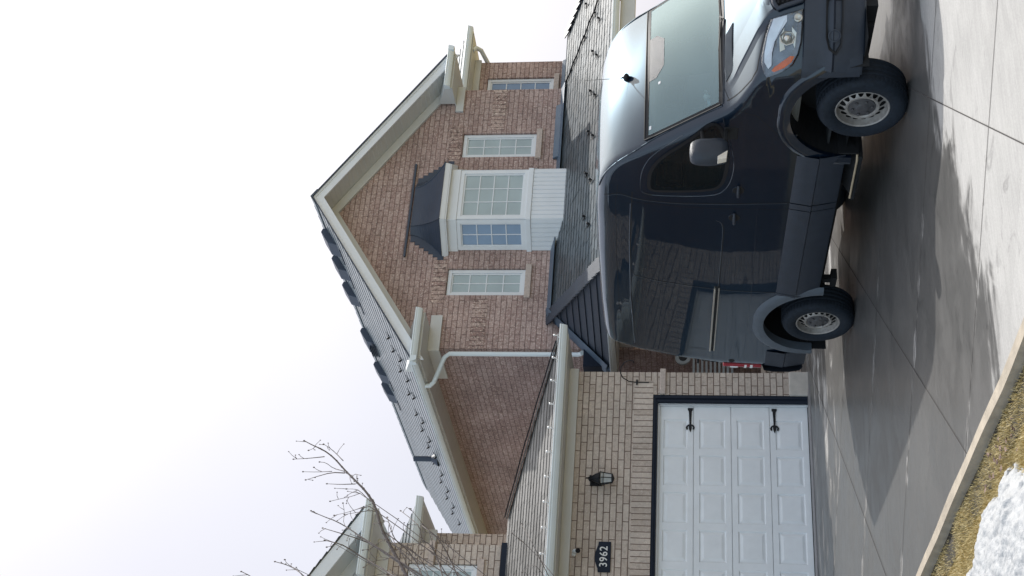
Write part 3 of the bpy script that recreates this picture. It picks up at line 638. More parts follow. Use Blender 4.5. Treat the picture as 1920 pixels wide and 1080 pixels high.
window(15.43, 15.95, 4.45, 5.78, 20.0, 2, 4, lab='narrow white window right of the bay')
window(17.41, 18.55, 4.41, 5.74, 21.5, 3, 4, pane='pane_side')
for (x0, x1, z0, z1) in ((11.462, 12.42, 5.06, 5.31), (16.04, 16.978, 5.06, 5.31), (12.34, 13.22, 5.812, 6.05), (15.26, 16.14, 5.80, 6.04)):
    b = MB(); b.box(x0, x1, 19.992, 20.02, z0, z1); HP('soldier_course', b, M['red_rough'])
# rake boards, soffit, frieze
b = MB()
for s in (-1, 1):
    xe = RX0 if s < 0 else RX1
    b.prism([(xe, 19.50, rz(xe)-.012), (CX, 19.50, rz(CX)-.012), (CX, 19.50, rz(CX)-.20), (xe, 19.50, rz(xe)-.20)], (0, .03, 0))
    b.prism([(xe, 19.485, rz(xe)-.010), (CX, 19.485, rz(CX)-.010), (CX, 19.485, rz(CX)-.055), (xe, 19.485, rz(xe)-.055)], (0, .0148, 0))
HP('rake_board', b, M['white'])
b = MB()
for s in (-1, 1):
    xe = 11.3 if s < 0 else 17.1
    b.prism([(xe, 19.531, rz(xe)-.165), (CX, 19.531, rz(CX)-.165), (CX, 19.531, rz(CX)-.18), (xe, 19.531, rz(xe)-.18)], (0, .468, 0))
    n_ = 30
    for k in range(n_):
        x = xe+(CX-xe)*(k+.5)/n_
        b.prism([(x-.008, 19.56, rz(x-.008)-.1805), (x+.008, 19.56, rz(x+.008)-.1805), (x+.008, 19.56, rz(x+.008)-.186), (x-.008, 19.56, rz(x-.008)-.186)], (0, .40, 0))
HP('rake_soffit', b, M['cream'])
b = MB()
for s in (-1, 1):
    xe = 11.46 if s < 0 else 16.98
    b.prism([(xe, 19.95, rz(xe)-.187), (CX, 19.95, rz(CX)-.187), (CX, 19.95, rz(CX)-.36), (xe, 19.95, rz(xe)-.36)], (0, .048, 0))
HP('rake_frieze', b, M['cream'])
b = MB()
for s in (-1, 1):
    x0, x1 = (RX0, 11.85) if s < 0 else (16.60, RX1)
    b.box(x0, x1, 19.48, 19.998, 5.985, 6.0)                       # return soffit
    xa, xb = (RX0+.01, 11.84) if s < 0 else (16.61, RX1-.01)
    b.prism([(xa, 19.485, 6.0), (xa, 19.94, 6.0), (xa, 19.94, 6.30), (xa, 19.485, 6.13)], (xb-xa, 0, 0))
b.box(RX0, 11.458, 20, 32, 5.985, 6.0); b.box(RX0+.001, RX0+.018, 19.50, 32, 6.001, 6.125); b.box(16.99, RX1, 20, 21.49, 5.985, 6.0)
HP('eave_return', b, M['cream'], bevel=.003)
b = MB(); b.box(11.40, 12.08, 19.955, 19.999, 5.79, 5.984); b.box(11.415, 11.459, 20.0, 20.95, 5.79, 5.984); b.box(16.45, 17.03, 19.955, 19.999, 5.84, 5.984); HP('eave_frieze', b, M['cream'], bevel=.004)
b = MB(); gutter(b, (10.86, 19.478, 6.125), (11.88, 19.478, 6.125), (0, -1, 0)); gutter(b, (10.978, 19.36, 6.123), (10.978, 32, 6.123), (-1, 0, 0))
gutter(b, (16.58, 19.478, 6.125), (17.54, 19.478, 6.125), (0, -1, 0)); gutter(b, (17.422, 19.36, 6.123), (17.422, 21.4, 6.123), (1, 0, 0))
HP('main_gutter', b, M['creamw'])
b = MB(); shingles(b, (RX0-.02, 19.47, RZ+.0), (RX0-.02, 31.5, RZ), (CX, 19.47, rz(CX)), (CX, 31.5, rz(CX)), seed=6, step=.20, lift=.010, tab=1.0, gap=.003)
shingles(b, (RX1+.02, 19.47, RZ), (RX1+.02, 31.5, RZ), (CX, 19.47, rz(CX)), (CX, 31.5, rz(CX)), seed=7, step=.20, lift=.010, tab=1.0, gap=.003)
roof = HP('main_roof', b, M['sh_main'], fixn=False)
b = MB()
for s in (-1, 1):
    xe = RX0 if s < 0 else RX1
    b.prism([(xe, 19.455, rz(xe)+.012), (CX, 19.455, rz(CX)+.012), (CX, 19.455, rz(CX)-.012), (xe, 19.455, rz(xe)-.012)], (0, .028, 0))
HP('rake_edge', b, M['hood'], roof)
b = MB()
for k in range(40):
    y = 19.46+k*.3
    for s in (-1, 1):
        b.prism([(CX, y, rz(CX)+.045-.008), (CX+s*.15, y, rz(CX)+.045-.008-.098), (CX+s*.15, y, rz(CX)+.045-.022-.098), (CX, y, rz(CX)+.045-.022)], (0, .31, -.006))
HP('ridge_cap', b, M['sh_main'], roof)
# roof vents near the ridge
def vent(x, y0, y1, slat=False):
    v = MB(); z = rz(x); hgt = .165
    v.prism([(x-.22, y0, rz(x-.22)+.0), (x+.14, y0, rz(x+.14)), (x+.14, y0, rz(x+.14)+.08), (x+.07, y0, rz(x)+hgt+.03), (x-.16, y0, rz(x-.16)+hgt*.9)], (0, y1-y0, 0))
    if slat:
        for k in range(5): v.box(x-.30, x-.27+.012*k, y0+.03, y1-.03, rz(x-.3)+.02+k*.032, rz(x-.3)+.034+k*.032)
    else: v.box(x-.36, x+.18, y0-.04, y1+.04, rz(x)-.22, rz(x)-.20)
    return v
for i, (y0, y1) in enumerate(((20.15, 20.55), (21.0, 21.35), (21.9, 22.25), (23.6, 24.05), (24.95, 25.3), (25.8, 26.15))):
    HP('roof_vent', vent(13.85, y0, y1, i == 3), M['hood'], roof, 'slatted roof vent' if i == 3 else None, bevel=.01)
b = MB(); px, py = 11.72, 24.77; b.tube([(px, py, rz(px)-.05), (px, py, rz(px)+.46)], .055, 14); b.lathe([(.15, -.03), (.12, .02), (.062, .10)], (px, py, rz(px)), (0, 0, 1), 16); HP('vent_pipe', b, M['hood'], roof)
# snow guards: a strap, a stem and a round pad; one mesh, copied
def guard_mb():
    v = MB(); v.box(-.018, .018, -.05, .10, .002, .012); v.box(-.006, .006, -.055, -.045, .0, .05)
    v.ball((0, -.05, .045), .034, 10, 6, (1, .55, 1)); v.beam((0, -.046, .03), (0, .03, .012), .010, .008); return v
gme = None
def guard(x, y, z, rx, rzv, parent, sc=1):
    global gme
    if gme is None:
        o = guard_mb().build('snow_guard', M['black'], None, local=True); gme = o.data
    else: o = bpy.data.objects.new('snow_guard', gme); COL.objects.link(o)
    o.parent = parent; p = Vector((0, 0, 0)); q = parent
    while q is not None: p += Vector(q.location); q = q.parent
    o.location = Vector((x, y, z))-p; o.rotation_mode = 'XYZ'
    o.rotation_euler = (Matrix.Rotation(rzv, 3, 'Z') @ Matrix.Rotation(rx, 3, 'X')).to_euler(); o.scale = (sc, sc, sc)
ang = math.atan(RS)
for y in (20.45, 20.9, 21.61, 22.48, 23.29, 23.95, 24.68, 25.4, 26.30, 27.11, 27.90): guard(11.97, y, rz(11.97)+.012, ang, R(-90), roof, .85)
for y in (20.66, 21.38, 22.02, 22.99, 23.77, 24.47, 25.27, 26.05, 26.84, 27.71): guard(11.66, y+.02, rz(11.66)+.012, ang, R(-90), roof, .85)
# downspout at the red corner
b = MB(); X, Y = 11.36, 19.98
def dsp(pts, w=.075, d=.055):
    for a, c in zip(pts[:-1], pts[1:]): b.beam(a, c, w, d, up=(0, 1, 0) if abs(Vector(a)[2]-Vector(c)[2]) > .01 else (0, 0, 1))
P = [(10.93, 20.30, 6.02), (10.93, 20.30, 5.95), (10.97, 20.26, 5.88), (11.32, 20.04, 5.70), (11.365, 20.0, 5.62), (11.365, 20.0, 4.8), (11.365, 20.0, 3.50), (11.36, 19.97, 3.45), (11.34, 19.90, 3.42)]
b.tube(P, .039, 10); ds = HP('downspout', b, M['creamw']); autosmooth(ds, 40)
b = MB(); b.tube([(18.98, 21.14, 6.04), (19.10, 21.2, 5.98), (19.12, 21.3, 5.90), (19.06, 21.44, 5.84), (19.03, 21.8, 5.74), (19.04, 22.1, 5.6), (19.04, 22.1, 4.4)], .045, 10); autosmooth(HP('downspout', b, M['creamw']), 40)
# recess roof
b = MB(); shingles(b, (16.9, 21.04, 6.16), (19.36, 21.04, 6.16), (16.9, 23.5, 7.76), (16.9, 23.5, 7.76), seed=8, step=.14); shingles(b, (19.38, 21.04, 6.16), (19.38, 30, 6.16), (16.9, 23.5, 7.76), (16.9, 30, 7.76), seed=9, step=.14)
rr = HP('recessed_wing_roof', b, M['sh_main'], fixn=False)
b = MB(); b.box(16.99, 19.36, 21.05, 21.499, 6.03, 6.045); b.box(18.98, 19.36, 21.50, 30, 6.03, 6.045); b.box(16.99, 19.0, 21.45, 21.498, 5.90, 6.028); HP('recessed_wing_soffit', b, M['cream'])
b = MB(); gutter(b, (17.0, 21.05, 6.155), (19.47, 21.05, 6.155), (0, -1, 0)); gutter(b, (19.362, 21.0, 6.153), (19.362, 30, 6.153), (1, 0, 0)); HP('recessed_wing_gutter', b, M['creamw'])
for (x, y) in ((17.9, 21.35), (18.5, 21.6)): guard(x, y, 6.16+.652*(y-21.04)+.01, ang, 0, rr, 1.25)

# ---- bay window
BYF = 19.55; bx = (13.40, 13.74, 14.79, 15.13)
def bayring(z, off=0.0, yf=None):
    yf = BYF if yf is None else yf
    return [(bx[0]-off, 19.999, z), (bx[1]-off*.55, yf-off, z), (bx[2]+off*.55, yf-off, z), (bx[3]+off, 19.999, z)]
def bayband(b, z0, z1, off):
    r0, r1 = bayring(z0, off), bayring(z1, off)
    for k in range(3): b.poly([r0[k], r0[k+1], r1[k+1], r1[k]])
    b.poly(r0); b.poly(r1)
bay = None
b = MB(); bayband(b, 3.60, 4.385, 0.0)
bay = HP('bay_window', b, M['white'], None, 'white three sided bay window with dark curved metal hood')
# vertical siding ribs
b = MB()
for k in range(3):
    A, B = Vector(bayring(0)[k]), Vector(bayring(0)[k+1]); Ln = (B-A).length; d = (B-A).normalized(); nrm = Vector((d.y, -d.x, 0)); n_ = max(2, round(Ln/.085))
    for i in range(n_):
        p = A+d*(Ln*(i+.06)/n_); q = A+d*(Ln*(i+.90)/n_)
        b.prism([(p+nrm*.001)+Vector((0, 0, 3.61)), (q+nrm*.001)+Vector((0, 0, 3.61)), (q+nrm*.010)+Vector((0, 0, 3.61)), (p+d*.008+nrm*.010)+Vector((0, 0, 3.61))], (0, 0, .77))
HP('siding_panel', b, M['white'], bay)
b = MB(); bayband(b, 4.385, 4.47, .025); bayband(b, 5.66, 5.82, .012); HP('bay_trim', b, M['white'], bay, bevel=.004)
b = MB(); bayband(b, 4.471, 5.659, -.06)
HP('bay_core', b, M['cream'], bay)
fr = MB(); pn = MB(); br = MB(); pn2 = MB()
for k, (cols, rows_) in enumerate(((2, 4), (3, 4), (2, 4))):
    A, B = Vector(bayring(0)[k]), Vector(bayring(0)[k+1]); Ln = (B-A).length; d = (B-A).normalized(); nrm = Vector((d.y, -d.x, 0))
    def bb(bld, s0, s1, z0, z1, n0, n1):
        P = [A+d*s0+nrm*n0, A+d*s1+nrm*n0, A+d*s1+nrm*n1, A+d*s0+nrm*n1]; bld.prism([p+Vector((0, 0, z0)) for p in P], (0, 0, z1-z0))
    z0, z1 = 4.472, 5.658; F = .065
    e0 = .0 if k != 0 else .02; s0, s1 = .012, Ln-.012
    bb(fr, s0, s1, z1-F, z1, -.06, 0); bb(fr, s0, s1, z0, z0+F, -.06, 0); bb(fr, s0, s0+F, z0+F, z1-F, -.06, 0); bb(fr, s1-F, s1, z0+F, z1-F, -.06, 0)
    i0, i1, j0, j1 = s0+F, s1-F, z0+F, z1-F; G = .03 if k == 1 else .022
    bb(fr, i0, i1, j1-G, j1, -.06, -.018); bb(fr, i0, i1, j0, j0+G, -.06, -.018); bb(fr, i0, i0+G, j0+G, j1-G, -.06, -.018); bb(fr, i1-G, i1, j0+G, j1-G, -.06, -.018)
    i0 += G; i1 -= G; j0 += G; j1 -= G
    (bb)(pn if k == 1 else pn2, i0, i1, j0, j1, -.045, -.035)
    for i in range(1, cols): t = i0+(i1-i0)*i/cols; bb(br, t-.008, t+.008, j0, j1, -.0345, -.027)
    for i in range(1, rows_): t = j0+(j1-j0)*i/rows_; bb(br, i0, i1, t-.008, t+.008, -.0352, -.0262)
HP('window_frame', fr, M['white'], bay, bevel=.003); HP('front_pane', pn, M['pane'], bay); HP('side_pane', pn2, M['pane_side'], bay, 'blue side pane of the bay'); HP('glazing_bar', br, M['white'], bay)  # side panes get an even blue base colour
# hood: fascia then concave metal roof
b = MB(); r0, r1 = bayring(5.84, .11), bayring(5.925, .13); 
for k in range(3): b.poly([r0[k], r0[k+1], r1[k+1], r1[k]])
b.poly(r0); b.poly(r1); HP('hood_fascia', b, M['white'], bay)
b = MB(); bayband(b, 5.82, 5.839, .10); HP('hood_soffit', b, M['white'], bay)
b = MB(); NR = 12; rows = []
for i in range(NR+1):
    t = i/NR; z = 5.926+.60*(t**1.0); pull = (1-(1-t)**2.0)   # concave sweep
    r = bayring(z, .14); top = [(13.72, 19.97, z), (13.86, 19.90, z), (14.68, 19.90, z), (14.82, 19.97, z)]
    row = []
    for k in range(4):
        a = Vector(r[k]); c = Vector(top[k]); f = 1-(1-t)**1.7
        p = a.lerp(c, f); p.z = z; row.append(p)
    rows.append(row)
b.grid(rows); b.poly([tuple(p) for p in rows[0]]); b.poly([tuple(p) for p in rows[-1]]); hd = HP('bay_hood', b, M['hood'], bay)
b = MB()
for k in (1, 2):
    b.tube([rows[i][k] for i in range(NR+1)], .012, 6)
HP('hood_seam', b, M['hood'], hd)
b = MB(); b.box(13.27, 15.25, 19.955, 19.998, 6.565, 6.60); HP('hood_top_ledge', b, M['hood'], hd)
b = MB()
for s in (-1, 1):
    for k in range(7):
        t = k/7; xo = 14.265+s*(1.06-.44*t); zb = 5.90+.085*k
        xi = 14.265+s*(1.06-.44*t-.36)
        b.box(min(xo, xi), max(xo, xi), 19.986-.0007*k, 19.9985, zb+.0002, zb+.0848+.02)
HP('stepped_flashing', b, M['hood'], hd)

# ---- porch roof
EA = (11.42, 17.38, 2.95); TA = (12.04, 19.985, 4.0); EB = (18.85, 17.38, 2.95); TB = (18.30, 19.985, 4.0); LB = (11.0, 19.98, 2.95)
b = MB(); shingles(b, EA, EB, TA, TB, seed=11, step=.145, tab=.30, lift=.009, gap=.014, jit=.3)
shingles(b, (17.0, 19.99, 4.0), (18.30, 19.99, 4.0), (17.0, 21.49, 4.12), (18.9, 21.49, 4.12), seed=12, step=.15)
pr_ = HP('porch_roof', b, M['sh_porch'], fixn=False)
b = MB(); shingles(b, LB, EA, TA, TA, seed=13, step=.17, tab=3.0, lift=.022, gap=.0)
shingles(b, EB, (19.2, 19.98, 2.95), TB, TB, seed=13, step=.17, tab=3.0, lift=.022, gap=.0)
HP('porch_hip_end', b, M['sh_left'], pr_, 'plain shingles of the left end, darkened to hold its shade', fixn=False)
b = MB()
for (A, B) in ((EA, TA), (EB, TB)):
    A, B = Vector(A), Vector(B); n_ = 17
    for k in range(n_):
        p, q = A.lerp(B, k/n_), A.lerp(B, (k+1.05)/n_); sx = .075
        nz = Vector((0, 0, .035)); b.beam(p+Vector((0, 0, .02)), q+Vector((0, 0, .055)), .24, .02)
HP('hip_cap', b, M['sh_left'], pr_)
b = MB(); b.prism([(12.04, 19.998, 3.99), (12.04, 19.998, 4.06), (12.04, 19.985, 4.06), (12.04, 19.80, 3.985), (12.04, 19.80, 3.97)], (4.93, 0, 0))
b.prism([(17.0, 21.498, 4.12), (17.0, 21.498, 4.26), (17.0, 21.47, 4.26), (17.0, 21.40, 4.15)], (1.96, 0, 0))
b.prism([(15.35, 19.90, 4.02), (15.35, 19.995, 4.02), (15.35, 19.995, 4.13), (15.35, 19.965, 4.13)], (1.2, 0, 0))
b.prism([(12.10, 19.99, 4.06), (11.0, 19.99, 3.02), (11.0, 19.99, 2.84), (12.10, 19.99, 3.86)], (0, -.16, 0))
b.prism([(12.10, 19.83, 4.06), (11.0, 19.83, 3.02), (11.0, 19.70, 3.00), (12.08, 19.70, 4.03)], (0, 0, -.012))
HP('wall_flashing', b, M['flash'], pr_, bevel=.004)
b = MB(); b.box(11.08, 11.455, 19.88, 20.4, 3.02, 3.40); HP('flashing_end_box', b, M['frame_dark'], pr_, bevel=.006)
b = MB(); gutter(b, (11.32, 17.37, 2.955), (18.9, 17.37, 2.955), (0, -1, 0))
d_ = (Vector(LB)-Vector(EA)).normalized(); o_ = Vector((-d_.y, d_.x, 0)); 
gutter(b, tuple(Vector((EA[0], EA[1], 2.953))+o_*.0), tuple(Vector((LB[0], LB[1]+.3, 2.953))), tuple(o_)); HP('porch_gutter', b, M['creamw'], pr_)
b = MB(); b.prism([(11.42, 17.39, 2.83), (18.8, 17.39, 2.83), (18.8, 19.99, 2.83), (11.04, 19.99, 2.83)], (0, 0, .012))
b.box(11.5, 18.7, 17.42, 17.60, 2.60, 2.829); b.box(11.5, 11.68, 17.61, 19.99, 2.60, 2.829); HP('porch_soffit', b, M['cream'], pr_)
b = MB(); b.box(11.52, 11.86, 17.44, 17.78, -.1, 2.599); b.box(18.3, 18.66, 17.44, 17.78, -.1, 2.599); HP('porch_column', b, M['tan_x'], pr_)
pang = math.atan(.4)
for x in (12.88, 13.72, 14.58, 15.44, 16.32, 17.2): guard(x, 18.30, 2.95+.4*(18.30-17.38)+.02, pang, 0, pr_, .78)
for x in (12.57, 13.42, 14.31, 15.16, 16.02, 16.85, 17.7): guard(x, 18.06, 2.95+.4*(18.06-17.38)+.02, pang, 0, pr_, .78)
for x in (17.14, 17.93): guard(x, 18.84, 2.95+.4*(18.84-17.38)+.02, pang, 0, pr_, .78)
# ================================================================== VAN  (local frame: x across, y back from the front axle, z up)
van = empty('cargo_van', (9.155, 10.0, -.276), 'black high roof cargo van with grey lower cladding parked on the driveway', 'van', rot=(math.atan(GS), 0, 0))
def VP_(name, b, m, parent=None, label=None, **k):
    o = b.build(name, m, parent or van, local=True, **k)
    if label: o['label'] = label
    return o
def interp(tab, x):
    if x <= tab[0][0]: return tab[0][1]
    for (a, b), (c, d) in zip(tab[:-1], tab[1:]):
        if x <= c:
            t = (x-a)/(c-a); return b+(d-b)*t
    return tab[-1][1]
def smooth_tab(tab, lo, hi, n=160, k=3):
    xs = [lo+(hi-lo)*i/n for i in range(n+1)]; ys = [interp(tab, x) for x in xs]
    for _ in range(k): ys = [ys[0]]+[(ys[i-1]+2*ys[i]+ys[i+1])/4 for i in range(1, n)]+[ys[-1]]
    return list(zip(xs, ys))
T_TAB = smooth_tab([(-1.2, 1.08), (-.98, 1.20), (-.88, 1.265), (-.75, 1.335), (-.5, 1.44), (-.22, 1.555), (-.12, 1.63), (.50, 2.30), (.62, 2.41), (.75, 2.53), (.92, 2.66), (1.1, 2.74), (1.35, 2.79), (1.8, 2.82), (2.6, 2.825), (3.6, 2.81), (4.2, 2.785), (4.8, 2.73)], -1.2, 4.7)
W_TAB = smooth_tab([(.3, .962), (.7, .980), (1.0, .985), (1.4, .982), (1.62, .968), (1.9, .945), (2.3, .905), (2.40, .890), (2.55, .862), (2.9, .80)], .3, 2.9)
F_TAB = smooth_tab([(.2, -.88), (.42, -.97), (.6, -1.0), (.8, -1.0), (.95, -.985), (1.1, -.965), (1.25, -.92), (1.5, -.80)], .2, 1.5)
B_TAB = smooth_tab([(.3, 4.74), (.9, 4.74), (1.4, 4.72), (1.9, 4.66), (2.4, 4.56), (2.9, 4.42)], .3, 2.9)
def fast(tab):
    lo = tab[0][0]; st = tab[1][0]-tab[0][0]; n = len(tab)-1; ys = [t[1] for t in tab]
    def f(x):
        q = (x-lo)/st
        if q <= 0: return ys[0]
        if q >= n: return ys[n]
        i = int(q); return ys[i]+(ys[i+1]-ys[i])*(q-i)
    return f
Tf, Wf, Ff, Bf = fast(T_TAB), fast(W_TAB), fast(F_TAB), fast(B_TAB)
def smax(a, b, r):
    h = max(0, r-abs(a-b)); return max(a, b)+h*h/(4*r)
def body(x, y, z):
    ax = abs(x)
    dT = (Tf(y+.02)-Tf(y-.02))/.04
    bow = .17*max(0, 1-max(0, y-.6)/.9) if y < 1.5 else 0     # windshield and hood bow forward in the middle
    yy = y-bow*(ax/.85)**2
    dT = (Tf(yy+.02)-Tf(yy-.02))/.04
    crown = .055 if y > 1 else .05
    top = (z-Tf(yy)+crown*(ax/.9)**2)/math.sqrt(1+dT*dT)
    side = ax-Wf(z)
    fr = (Ff(z)+.50*ax**2.3)-y
    if ax > .6: fr *= .8
    rear = y-(Bf(z)-.06*ax**3)
    r1 = .05 if y < .9 else min(.13, .05+.08*(y-.9)/1.2)
    d = smax(top, side, r1); d = smax(d, fr, .08); d = smax(d, rear, .10); return max(d, .44-z)
def grad(x, y, z, e=.003):
    return Vector((body(x+e, y, z)-body(x-e, y, z), body(x, y+e, z)-body(x, y-e, z), body(x, y, z+e)-body(x, y, z-e)))/(2*e)
def snap(p, it=6):
    p = Vector(p)
    for _ in range(it):
        d = body(*p)
        if abs(d) < 3e-4: break
        g = grad(*p); g2 = g.dot(g)
        if g2 < 1e-6: break
        p -= g*(d/g2)*.9
    return p
def side_x(y, z, s=-1):   # x of the flank at (y, z)
    lo, hi = 0.0, 1.1
    if body(0, y, z) > 0: return 0
    for _ in range(22):
        m_ = (lo+hi)/2
        if body(m_*s, y, z) > 0: hi = m_
        else: lo = m_
    return s*lo
def top_z(x, y):
    lo, hi = .6, 3.2
    for _ in range(24):
        m_ = (lo+hi)/2
        if body(x, y, m_) > 0: hi = m_
        else: lo = m_
    return lo
def front_y(x, z):
    lo, hi = -1.4, 2.5
    for _ in range(24):
        m_ = (lo+hi)/2
        if body(x, m_, z) > 0: lo = m_
        else: hi = m_
    return hi
# ring mesh
levels = [.44, .46, .52, .60, .68, .76, .84, .92, 1.0, 1.06, 1.12, 1.17, 1.21]
z = 1.24
while z < 1.62: levels.append(z); z += .016
while z < 2.36: levels.append(z); z += .035
while z < 2.70: levels.append(z); z += .022
NS, NWd = 112, 34
def front_guess(z, x):
    if z < 1.22: return Ff(z)+.5*abs(x)**2.3
    lo, hi = -1.0, 1.6
    for _ in range(16):
        m_ = (lo+hi)/2
        if Tf(m_) < z: lo = m_
        else: hi = m_
    return lo+.17*(x/.85)**2
bm_ = MB(); ringsV = []
for z in levels:
    wv = Wf(z)-.03; ring = []
    xs = [-wv+2*wv*i/NWd for i in range(NWd+1)]
    yf = front_guess(z, wv); yb = Bf(z)
    for i in range(1, NS): ring.append((-wv, yf+(yb-yf)*i/NS, z))            # near flank
    for x in xs: ring.append((x, yb, z))                                      # rear
    for i in range(NS-1, 0, -1): ring.append((wv, yf+(yb-yf)*i/NS, z))
    for x in xs[::-1]: ring.append((x, front_guess(z, x), z))
    ringsV.append([snap(p) for p in ring])
nR = len(ringsV[0]); o0 = 0
for r in ringsV: bm_.v += r
for k in range(len(ringsV)-1):
    for i in range(nR):
        j = (i+1) % nR; bm_.f.append((k*nR+i, k*nR+j, (k+1)*nR+j, (k+1)*nR+i)); bm_.mi.append(0)
# roof cap: bridge near and far flanks
last = (len(ringsV)-1)*nR; L0 = ringsV[-1]
near = [last+nR-1]+[last+i for i in range(NS-1)]+[last+NS-1]
far = [last+NS-1+NWd+NS+0+0]  # placeholder, rebuilt below
nearI = list(range(0, NS-1)); rearI = list(range(NS-1, NS+NWd)); farI = list(range(NS+NWd, NS+NWd+NS-1)); frontI = list(range(NS+NWd+NS-1, nR))
farI = farI[::-1]; frontI = frontI[::-1]
# grid rows across: row i joins near[i] .. far[i]
rows_idx = [frontI]
for i in range(NS-1):
    a, c = L0[nearI[i]], L0[farI[i]]; row = [last+nearI[i]]
    for q in range(1, NWd):
        t = q/NWd; p = a.lerp(c, t); p.z = Tf(p.y)-.02; row.append(len(bm_.v)); bm_.v.append(Vector((p.x, p.y, top_z(p.x, p.y))))
    row.append(last+farI[i]); rows_idx.append(row)
rows_idx[0] = [last+i for i in frontI]; rows_idx.append([last+i for i in rearI])
for a, c in zip(rows_idx[:-1], rows_idx[1:]):
    for q in range(NWd): bm_.f.append((a[q], a[q+1], c[q+1], c[q])); bm_.mi.append(0)
AX = ((0.06, .40, .585, .725), (3.66, .40, .580, .685))
def poly_in(px, py, P):
    c = False; n = len(P); j = n-1
    for i in range(n):
        if ((P[i][1] > py) != (P[j][1] > py)) and px < (P[j][0]-P[i][0])*(py-P[i][1])/(P[j][1]-P[i][1])+P[i][0]: c = not c
        j = i
    return c
def ws_edges(t):  # windshield half width at height fraction
    return .86-.045*t
def in_ws(c):
    return 1.70 < c.z < 2.215 and abs(c.x) < .80-.045*((c.z-1.6)/.7) and c.y < .72
SW = [(.22, 1.70), (.256, 1.615), (.50, 1.555), (.757, 1.522), (1.05, 1.54), (1.18, 1.58), (1.24, 1.66), (1.291, 1.878), (1.335, 2.17), (1.325, 2.235), (1.27, 2.262), (1.02, 2.25), (.786, 2.143), (.514, 1.901)]
def inset(P, d):
    cx = sum(p[0] for p in P)/len(P); cy = sum(p[1] for p in P)/len(P); return [(cx+(x-cx)*(1-d), cy+(y-cy)*(1-d)) for x, y in P]
SWi = inset(SW, .16)
keepf = []
for f in bm_.f:
    c = sum((bm_.v[i] for i in f), Vector())/len(f)
    if abs(c.x) > .55 and any((c.y-a)**2+(c.z-h)**2 < (r+.055)**2 for a, h, r, _ in AX): continue
    if in_ws(c): continue
    if abs(c.x) > .7 and poly_in(c.y, c.z, SWi): continue
    keepf.append(f)
bm_.f = keepf; bm_.mi = [0]*len(keepf)
bodyo = VP_('body', bm_, M['paint'], fixn=True); autosmooth(bodyo, 50)
b = MB(); b.poly([(-.9, -.85, .445), (.9, -.85, .445), (.9, 4.5, .445), (-.9, 4.5, .445)])
for x0, x1 in ((-.55, -.42), (.42, .55)): b.box(x0, x1, -.6, 4.4, .34, .444)
b.box(-.7, .7, 3.6, 3.76, .30, .46); b.tube([(-.75, 3.68, .39), (.75, 3.68, .39)], .05, 10); b.ball((0, 3.68, .39), .15, 12, 8); b.tube([(-.75, 0, .37), (.75, 0, .37)], .045, 10)
b.tube([(.1, .4, .40), (.2, 1.6, .36), (.3, 3.0, .36), (.5, 4.3, .38)], .04, 8); b.box(-.35, .3, 1.8, 2.5, .30, .44); b.box(-.5, .5, -.8, -.2, .33, .444)
b.box(-.80, -.74, 3.05, 3.12, .26, .44); b.box(-.82, -.70, 3.0, 3.17, .25, .31)
for (a, h, r, _) in AX:    # wheel houses
    for s in (-1, 1):
        for k in range(24):
            t0, t1 = math.pi*(k/24), math.pi*((k+1)/24); rr_ = r+.03
            b.poly([(s*.965, a-math.cos(t0)*rr_, h+math.sin(t0)*rr_), (s*.965, a-math.cos(t1)*rr_, h+math.sin(t1)*rr_), (s*.50, a-math.cos(t1)*rr_, h+math.sin(t1)*rr_), (s*.50, a-math.cos(t0)*rr_, h+math.sin(t0)*rr_)])
        b.poly([(s*.5, a-math.cos(t)*(r+.03), h+math.sin(t)*(r+.03)) for t in [math.pi*k/24 for k in range(25)]])
VP_('underbody', b, M['void'])

def ribbon(b, pts, w, lift=.0015, s=-1, fn=None):
    """flat strip of width w following (y,z) points on the flank"""
    P = []
    for (y, z) in pts: P.append(Vector((side_x(y, z, s), y, z)))
    L_, R_ = [], []
    for i, p in enumerate(P):
        d = (P[min(i+1, len(P)-1)]-P[max(i-1, 0)]).normalized(); n = grad(p.x+s*.0, p.y, p.z).normalized(); c = d.cross(n).normalized()
        L_.append(p+c*w/2+n*lift); R_.append(p-c*w/2+n*lift)
    b.grid([L_, R_]); return b
def dens(pts, st=.05):
    o = []
    for a, c in zip(pts[:-1], pts[1:]):
        n = max(1, int(math.dist(a, c)/st)); o += [lerp(a, c, k/n) for k in range(n)]
    return o+[pts[-1]]
def side_patch(b, P, lift, st=.05, s=-1, depth=0, y_step=None):
    """polygon P in (y,z) laid over the flank as a fine grid fan from rows"""
    zs = [p[1] for p in P]; z0, z1 = min(zs), max(zs); n = max(2, int((z1-z0)/st)); rows = []
    for k in range(n+1):
        z = z0+(z1-z0)*(.002+.996*k/n); xs_ = []
        for (a, c) in zip(P, P[1:]+P[:1]):
            if (a[1] > z) != (c[1] > z): xs_.append(a[0]+(c[0]-a[0])*(z-a[1])/(c[1]-a[1]))
        if len(xs_) < 2: continue
        ya, yb = min(xs_), max(xs_); row = []
        m_ = 16
        for q in range(m_+1):
            y = ya+(yb-ya)*q/m_; x = side_x(y, z, s); nn = grad(x, y, z).normalized(); row.append(Vector((x, y, z))+nn*lift)
        rows.append(row if s > 0 else row[::-1])
    b.grid(rows); return b
